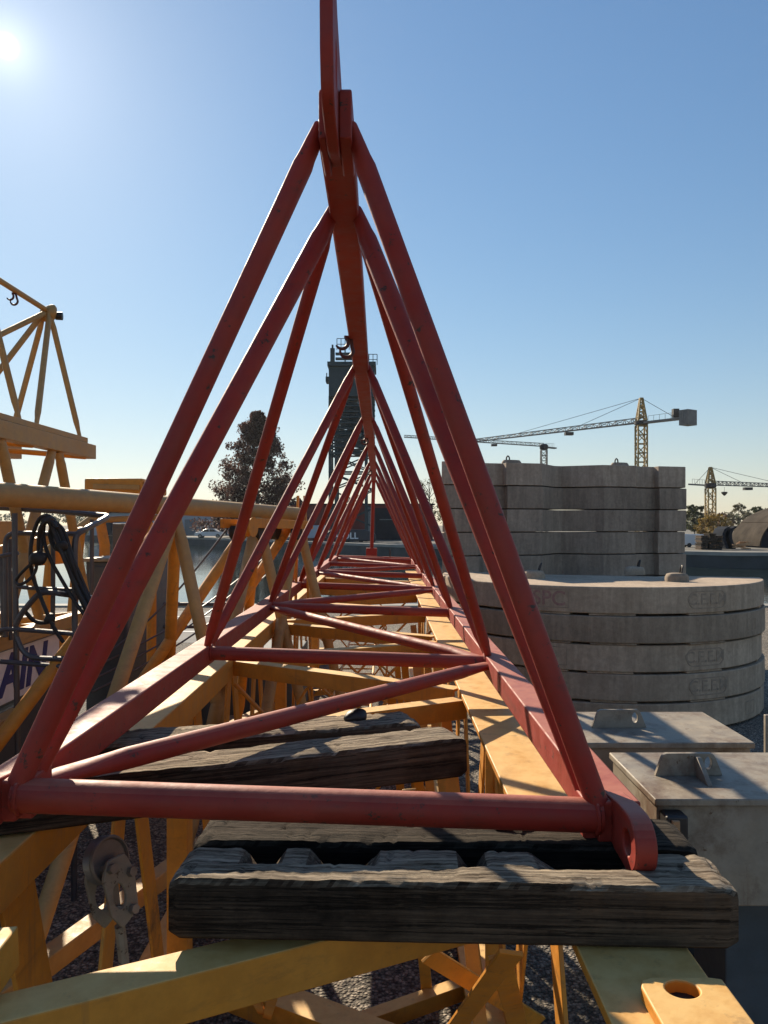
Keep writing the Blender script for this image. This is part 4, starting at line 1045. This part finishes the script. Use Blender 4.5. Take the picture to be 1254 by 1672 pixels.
# pale building, car
bd = thing('warehouse', (-38, 152, 0), 'long pale grey warehouse on the far quay left of the russet tree', 'building')
box(MB(), (-56, 146, 0), (-21.5, 160, 4.25)).build('wall', BLDG, bd)
box(MB(), (-56.4, 145.6, 4.252), (-21.1, 160.4, 4.55)).build('roof', ROOFP, bd)
for k in range(6):
    x = -54 + k * 5.4
    f = box(MB(), (x, 145.93, 0.05), (x + 2.6, 145.995, 3.0)).build('door', GREYP if k % 2 else SHEDDK, bd)
def car(x, y, label, mat, L_=4.4):
    t = thing('parked_car', (x, y, 0), label, 'car')
    pr = [(-2.2, 0.32), (-2.2, 0.72), (-2.05, 0.86), (-1.2, 0.94), (-0.62, 1.38), (0.75, 1.42), (1.45, 0.98), (2.12, 0.86), (2.2, 0.62), (2.2, 0.32)]
    MB().loft([[V((x + a, y - s * 0.82, b)) for a, b in pr] for s in (1, -1)]).build('body', mat, t, bev=0.07, seg=3)
    for s in (1, -1):
        f = [(-1.05, 0.96), (-0.58, 1.32), (0.0, 1.34), (0.0, 0.97)]; g = [(0.08, 0.97), (0.08, 1.34), (0.70, 1.34), (1.22, 0.98)]
        for q in (f, g): prism(MB(), q, (x, y - s * 0.824, 0), (1, 0, 0), (0, 0, 1), (0, -s, 0), 0.012).build('side_window', GLASS, t)
        for wx in (-1.35, 1.35):
            wh = disc(MB(), (x + wx, y - s * 0.70, 0.31), (0, -s, 0), [(0.05, 0.0), (0.31, 0.0), (0.31, 0.16), (0.2, 0.16), (0.05, 0.15)], 20).build('wheel', RUBBER, t)
            disc(MB(), (x + wx, y - s * 0.70, 0.31), (0, -s, 0), [(0.02, 0.165), (0.19, 0.165), (0.17, 0.185), (0.02, 0.185)], 16).build('rim', SHEAVE, wh)
        box(MB(), (x - 2.23, y - s * 0.6 - 0.15, 0.62), (x - 2.19, y - s * 0.6 + 0.15, 0.76)).build('headlight', GLASS, t)
    return t
car(P(343, 868, 118).x, 118, 'white parked car on the far quay in front of the pale warehouse', CARW)

# lift tower
TX0, TX1, TY = P(539, 0, 97).x, P(612, 0, 97).x, 97.0
tw = thing('lift_tower', ((TX0 + TX1) / 2, TY, 0), 'dark green steel lift bridge tower with a machine house on top, behind the red jib', 'tower')
def tz(v): return HC + (V0 - v) / F * TY
xa, xb = P(540, 0, TY).x, P(598, 0, TY).x
for x in (xa, xa + 0.75, xb, xb + 0.9):
    for y in (TY - 1.5, TY + 2.5):
        bar(MB(), (x, y, 0), (x, y, tz(650)), 0.32, 0.32, up=(0, 1, 0)).build('column', TOWER, tw)
lv = [tz(v) for v in (860, 830, 800, 772, 742, 731, 721, 711, 702, 693, 684, 675, 666, 656)]
for a, b in zip(lv, lv[1:]):
    for y in (TY - 1.5, TY + 2.5):
        bar(MB(), (xa, y, a), (xb + 0.9, y, b), 0.16, 0.16, up=(0, 1, 0)).build('brace', TOWER, tw)
        bar(MB(), (xb + 0.9, y, a), (xa, y, b), 0.16, 0.16, up=(0, 1, 0)).build('brace', TOWER, tw)
    for x in (xa, xb + 0.9):
        bar(MB(), (x, TY - 1.5, a), (x, TY + 2.5, b), 0.13, 0.13, up=(0, 1, 0)).build('brace', TOWER, tw)
for z in lv[3:]:
    fl = box(box(MB(), (xa - 0.15, TY - 1.9, z - 0.10), (xb + 1.1, TY - 1.3, z + 0.10)), (xa - 0.15, TY + 2.3, z - 0.10), (xb + 1.1, TY + 2.7, z + 0.10)).build('landing', TOWER, tw)
    if z > lv[4]:
        mm = MB()
        for q in range(10):
            x = xa + (xb + 0.9 - xa) * q / 9; tube(mm, (x, TY - 1.85, z), (x, TY - 1.85, z + 0.95), 0.035, 6)
        tube(mm, (xa, TY - 1.85, z + 0.95), (xb + 0.9, TY - 1.85, z + 0.95), 0.045, 6); mm.build('railing', TOWER, fl)
for k, (a, b) in enumerate(zip(lv[4:], lv[5:])):
    s = 1 if k % 2 else -1; xm = (xa + xb) / 2 + 0.4
    bar(MB(), (xm - s * 1.4, TY + 0.2, a), (xm + s * 1.4, TY + 0.2, b), 0.7, 0.14, up=(0, 1, 0)).build('stair', TOWER, tw)
box(MB(), (xa - 0.1, TY - 2.2, tz(652)), (P(612, 0, TY).x, TY + 3, tz(604))).build('machine_house', TOWER, tw, bev=0.05)
box(MB(), (xa - 0.25, TY - 2.5, tz(604) + 0.01), (P(614, 0, TY).x, TY + 3.2, tz(597))).build('roof_deck', TOWER, tw)
bar(MB(), (P(543, 0, TY).x, TY, tz(640)), (P(543, 0, TY).x, TY, tz(569)), 0.55, 0.5, up=(0, 1, 0)).build('mast_post', TOWER, tw)
tube(MB(), (P(543, 0, TY).x, TY, tz(569)), (P(543, 0, TY).x, TY, tz(563)), 0.12, 8).build('vent', TOWER, tw)
box(MB(), (P(532.5, 0, TY).x, TY - 0.9, tz(625)), (P(544, 0, TY).x, TY + 1, tz(617))).build('side_bracket', TOWER, tw)
bar(MB(), (P(533.5, 0, TY).x, TY, tz(625)), (P(533.5, 0, TY).x, TY, tz(609)), 0.12, 0.12, up=(0, 1, 0)).build('side_bracket', TOWER, tw)
for v in (578, 586): bar(MB(), (P(548, 0, TY).x, TY, tz(v)), (P(580, 0, TY).x, TY, tz(v)), 0.5, 0.28).build('sheave_beam', TOWER, tw)
mm = MB()
for (u0, u1, v0, v1) in ((552, 578, 560, 578), (590, 616, 585, 602)):
    for q in range(5):
        u = u0 + (u1 - u0) * q / 4; tube(mm, (P(u, 0, TY).x, TY - 2.3, tz(v1)), (P(u, 0, TY).x, TY - 2.3, tz(v0)), 0.045, 6)
    for v in (v0, (v0 + v1) / 2): tube(mm, (P(u0, 0, TY).x, TY - 2.3, tz(v)), (P(u1, 0, TY).x, TY - 2.3, tz(v)), 0.045, 6)
bar(mm, (P(565, 0, TY).x, TY - 2.3, tz(578)), (P(565, 0, TY).x, TY - 2.3, tz(600)), 0.15, 0.15, up=(0, 1, 0))
mm.build('railing', TOWER, tw)

# red shed, dark tank, van
sh = thing('red_shed', (-3, 108, 0), 'dark red corrugated shed on the far quay behind the lift tower', 'shed')
box(MB(), (-12.6, 104, 0), (6.6, 113, 4.75)).build('wall', SHEDRED, sh)
box(MB(), (-12.9, 103.7, 4.752), (6.9, 113.3, 4.9)).build('roof', SHEDDK, sh)
box(MB(), (-1.2, 103.93, 0), (3.2, 103.995, 4.3)).build('door', SHEDDK, sh)
box(MB(), (-2.4, 103.93, 0), (-1.5, 103.995, 4.5)).build('door_post', GREYP, sh)
bar(MB(), (-0.6, 103.85, 2.75), (2.7, 103.85, 2.75), 0.08, 0.12).build('door_rail', GREYP, sh)
tk = thing('tank_trailer', (-4.2, 92.4, 0), 'low dark navy tank with white letters on the far quay edge', 'tank')
prism(MB(), [(-6.75, 0.15), (-6.75, 1.15), (-6.3, 1.45), (-2.4, 1.5), (-1.4, 1.2), (-1.0, 0.9), (-1.0, 0.15)], (0, 91.6, 0), (1, 0, 0), (0, 0, 1), (0, 1, 0), 1.8).build('tank_body', TANK, tk, bev=0.08)
text('white_letters', 'OLL', WHITE, tk, (P(572, 0, 91.6).x, 91.59, 0.72), (1, 0, 0), (0, 0, 1), 1.05, ext=0.008, bold=0.02)
text('white_letters', 'A', WHITE, tk, (P(549, 0, 91.6).x, 91.59, 0.72), (1, 0, 0), (0, 0, 1), 0.9, ext=0.008, bold=0.02)
for x in (-6.2, -4.6, -3.0, -1.6): box(MB(), (x, 91.8, 0), (x + 0.5, 93.2, 0.151)).build('skid', DSTEEL, tk)
def van(x, y, label, mat, s=1.0, cat='van', hd=1):
    t = thing('parked_van', (x, y, 0), label, cat)
    pr = [(-1.9, 0.35), (-1.9, 1.0), (-1.55, 1.15), (-1.05, 1.95), (1.9, 2.0), (1.95, 0.35)]
    MB().loft([[V((x + a * s * hd, y - q * 0.9 * s, b * s)) for a, b in pr] for q in (1, -1)]).build('body', mat, t, bev=0.08 * s, seg=3)
    for q in (1, -1):
        prism(MB(), [(-1.45 * hd, 1.15), (-1.0 * hd, 1.8), (-0.45 * hd, 1.8), (-0.45 * hd, 1.15)], (x, y - q * 0.903 * s, 0), (s, 0, 0), (0, 0, s), (0, -q, 0), 0.012).build('side_window', GLASS, t)
        for wx in (-1.2, 1.2): disc(MB(), (x + wx * s, y - q * 0.75 * s, 0.33 * s), (0, -q, 0), [(0.05 * s, 0), (0.33 * s, 0), (0.33 * s, 0.17 * s), (0.05 * s, 0.17 * s)], 18).build('wheel', RUBBER, t)
    return t
van(P(508, 0, 99).x, 99, 'pale blue van on the far quay half hidden left of the lift tower', VANB)
van(P(1133, 0, 72).x + 0.1, 72, 'white van on the far right bank beside the concrete stack', CARW, 0.62, hd=-1)

# ------------------------------------------------------------------ tower cranes
def lattice(mb, p0, p1, w0, w1, n, r, tri=False, r2=None):
    p0, p1 = V(p0), V(p1); a, b = frame(p1 - p0); r2 = r2 or r * 0.6
    def cs(t, w): c = p0.lerp(p1, t); return [c - a * w / 2, c + a * w / 2, c + b * w * 0.9] if tri else [c - a * w / 2 - b * w / 2, c + a * w / 2 - b * w / 2, c + a * w / 2 + b * w / 2, c - a * w / 2 + b * w / 2]
    prev = cs(0, w0); first = prev; k = len(prev)
    for i in range(1, n + 1):
        cur = cs(i / n, w0 + (w1 - w0) * i / n)
        for j in range(k):
            j2 = (j + 1) % k
            bar(mb, prev[j], cur[j], r * 2, r * 2)
            x, y = (prev[j], cur[j2]) if i % 2 else (prev[j2], cur[j])
            bar(mb, x, y, r2 * 2, r2 * 2)
            bar(mb, cur[j], cur[j2], r2 * 2, r2 * 2)
        prev = cur
    return mb
def crane(label, mx, my, zslew, ztop, tip, ctip, w_, mats, cw=True, hook=None, nj=26):
    t = thing('tower_crane', (mx, my, 0), label, 'tower crane', 'tower cranes beyond the far bank')
    lattice(MB(), (mx, my, 0), (mx, my, zslew - 0.6), w_, w_, max(6, int(zslew / w_)), w_ * 0.075).build('mast', mats[0], t)
    disc(MB(), (mx, my, zslew - 0.6), (0, 0, 1), [(w_ * 0.5, 0), (w_ * 0.75, 0.2), (w_ * 0.75, 0.8), (w_ * 0.5, 1.0)], 16).build('slewing_ring', DSTEEL, t)
    if ztop > zslew + 1: lattice(MB(), (mx, my, zslew + 0.3), (mx, my, ztop), w_ * 0.95, w_ * 0.25, 5, w_ * 0.075).build('tower_head', mats[0], t)
    tip, ctip = V(tip), V(ctip); top = V((mx, my, ztop))
    lattice(MB(), (mx, my, zslew), tip, w_ * 0.62, w_ * 0.42, nj, w_ * 0.05, True).build('jib', mats[1], t)
    o0 = V((mx, my, zslew - 0.1)); bar(MB(), o0, ctip - V((0, 0, 0.1)), w_ * 0.8, w_ * 0.22).build('counter_jib', mats[1], t)
    mm = MB(); d = (ctip - o0)
    for q in range(7):
        p = o0.lerp(ctip, 0.15 + 0.12 * q); tube(mm, p, p + V((0, 0, w_ * 0.7)), w_ * 0.02, 5)
    tube(mm, o0.lerp(ctip, 0.15) + V((0, 0, w_ * 0.7)), o0.lerp(ctip, 0.87) + V((0, 0, w_ * 0.7)), w_ * 0.02, 5); mm.build('railing', mats[1], t)
    if ztop > zslew + 1:
        for q in (0.30, 0.66): tube(MB(), top, V((mx, my, zslew)).lerp(tip, q) + V((0, 0, w_ * 0.5)), w_ * 0.028, 5).build('tie_rod', DSTEEL, t)
        tube(MB(), top, o0.lerp(ctip, 0.75), w_ * 0.028, 5).build('tie_rod', DSTEEL, t)
    if cw:
        c = o0.lerp(ctip, 0.96); dd = d.normalized(); sd = V((-dd.y, dd.x, 0))
        m = MB()
        for k in range(4):
            m.loft([[c + dd * (w_ * (0.28 * k - 0.5)) + sd * a + V((0, 0, b)) + dd * e for a, b in ((-w_ * 0.75, -w_ * 0.85), (w_ * 0.75, -w_ * 0.85), (w_ * 0.75, w_ * 0.75), (-w_ * 0.75, w_ * 0.75))] for e in (0, w_ * 0.25)])
        m.build('counterweight', CRANEG, t)
        c = o0.lerp(ctip, 0.72) + V((0, 0, w_ * 0.55)); box(MB(), c - V((w_ * .3, w_ * .3, w_ * .4)), c + V((w_ * .3, w_ * .3, w_ * .5))).build('winch', DSTEEL, t)
    c = V((mx, my, zslew)).lerp(tip, 0.36) - V((0, 0, w_ * 0.35)); box(MB(), c - V((w_ * .5, w_ * .4, w_ * .18)), c + V((w_ * .5, w_ * .4, w_ * .18))).build('trolley', DSTEEL, t)
    if hook:
        f, hz = hook; c = V((mx, my, zslew)).lerp(tip, f)
        tube(MB(), c - V((0, 0, w_ * .2)), V((c.x, c.y, hz)), w_ * 0.02, 5).build('hoist_rope', DSTEEL, t)
        disc(MB(), (c.x, c.y, hz - w_ * 0.45), (0, 0, 1), [(w_ * 0.08, 0), (w_ * 0.4, w_ * 0.35), (w_ * 0.4, w_ * 0.5), (w_ * 0.1, w_ * 0.55)], 10).build('hook', DSTEEL, t)
    return t
p = P(1047, 690, 150); tp = P(770, 722, 198); cp = P(1126, 681, 141)
crane('tallest tower crane with a square grey counterweight, above the zigzag concrete stack', p.x, 150, p.z, P(0, 650, 150).z, tp, cp, 1.75, (CRANEY, CRANEG), hook=None)
p = P(888, 735, 130); tp = P(660, 714, 128); cp = P(907, 731, 131)
crane('small grey tower crane with a long level jib behind the zigzag concrete stack', p.x, 130, P(0, 729, 130).z, P(0, 729, 130).z + 0.4, tp, cp, 0.95, (CRANEG, CRANEG), cw=False, nj=30)
p = P(1160, 792, 140); tp = P(1330, 797, 139); cp = P(1126, 790, 143)
crane('yellow tower crane on the far right bank, its jib running past the right edge', p.x, 140, p.z, P(0, 763, 140).z, tp, cp, 1.35, (CRANEY, CRANEG), cw=False, hook=(0.135, P(0, 804, 140).z))

# ------------------------------------------------------------------ right bank shed and timber
hs = thing('arched_shed', (41, 72, 0), 'dark shed with a stepped pale curved roof at the right edge of the far bank', 'shed')
CX, HR = 41.0, 6.9
arc = lambda r, a0, a1, k=20: [(CX + r * 1.014 * math.cos(R(a0 + (a1 - a0) * i / k)), 0.001 + r * 0.60 * math.sin(R(a0 + (a1 - a0) * i / k))) for i in range(k + 1)]
prism(MB(), arc(HR - 0.1, 0, 180), (0, 70, 0), (1, 0, 0), (0, 0, 1), (0, 1, 0), 5.6).build('wall', SHEDDK, hs)
for a0, a1, y0, y1, r in ((112, 146, 69.4, 75.9, HR), (143, 178, 69.7, 75.8, HR - 0.05), (40, 113, 69.7, 75.8, HR - 0.03)):
    o = arc(r + 0.06, a0, a1); i_ = arc(r - 0.06, a0, a1)
    MB().loft([[V((x, y, z)) for x, z in o + i_[::-1]] for y in (y0, y1)]).build('roof', ROOFP, hs, smooth=30)
for x in (36.0, 38.6): box(MB(), (x, 69.93, 0), (x + 2.0, 69.995, 1.9)).build('door', GLASS, hs)
for k, (u, lab) in enumerate([(1186, 'dark curved steel shell standing at the left of the arched shed'), (1197, 'second dark curved steel shell, nearer the arched shed')]):
    x = P(u, 0, 66.5).x
    pts = [(0.55, 0.0), (0.35, 0.5), (0.2, 0.9), (0.18, 1.3), (0.35, 1.7), (0.75, 1.95)]; q = [(a + 0.28, b) for a, b in pts[::-1]]
    o = prism(MB(), [(a * 0.9, b) for a, b in pts + q], (x - 0.5, 66.5, 0), (1, 0, 0), (0, 0, 1), (0, 1, 0), 2.0).build('curved_shell', SHEDDK, smooth=50)
    tag(o, lab, 'steel shell', 'curved steel shells by the shed')
r_ = random.Random(31)
for k, (u, h, lab) in enumerate([(1151, 7, 'leftmost stack of weathered planks on the far right bank'), (1163, 8, 'middle stack of weathered planks on the far right bank'), (1175, 7, 'plank stack nearest the dark curved shells on the far right bank')]):
    x = P(u, 0, 65).x; st = thing('plank_stack', (x, 65.4, 0), lab, 'plank stack', 'stacks of planks on the far right bank')
    for i in range(h):
        dx = r_.uniform(-0.08, 0.08)
        for q in (-0.24, 0.18): box(MB(), (x + q + dx, 65, i * 0.17), (x + q + dx + 0.08, 66.2, i * 0.17 + 0.08)).build('spacer', WOODP if r_.random() < .3 else BARK, st)
        box(MB(), (x - 0.3 + dx, 64.95, i * 0.17 + 0.081), (x + 0.3 + dx, 66.25, i * 0.17 + 0.168)).build('plank_layer', ROOFP if r_.random() < 0.35 else BARK, st)
o = MB()
for i in range(9):
    a = r_.uniform(-0.5, 0.5); p = V((P(1213, 0, 64).x + r_.uniform(-0.5, 0.4), 64 + r_.uniform(-.2, .2), 0.12 + 0.07 * i)); d = V((math.cos(a), 0.2, math.sin(a) * 0.35)) * r_.uniform(0.3, 0.6)
    bar(o, p - d, p + d, 0.14, 0.08)
tag(o.build('broken_boards', WOODP), 'heap of orange broken boards in front of the arched shed', 'board heap')
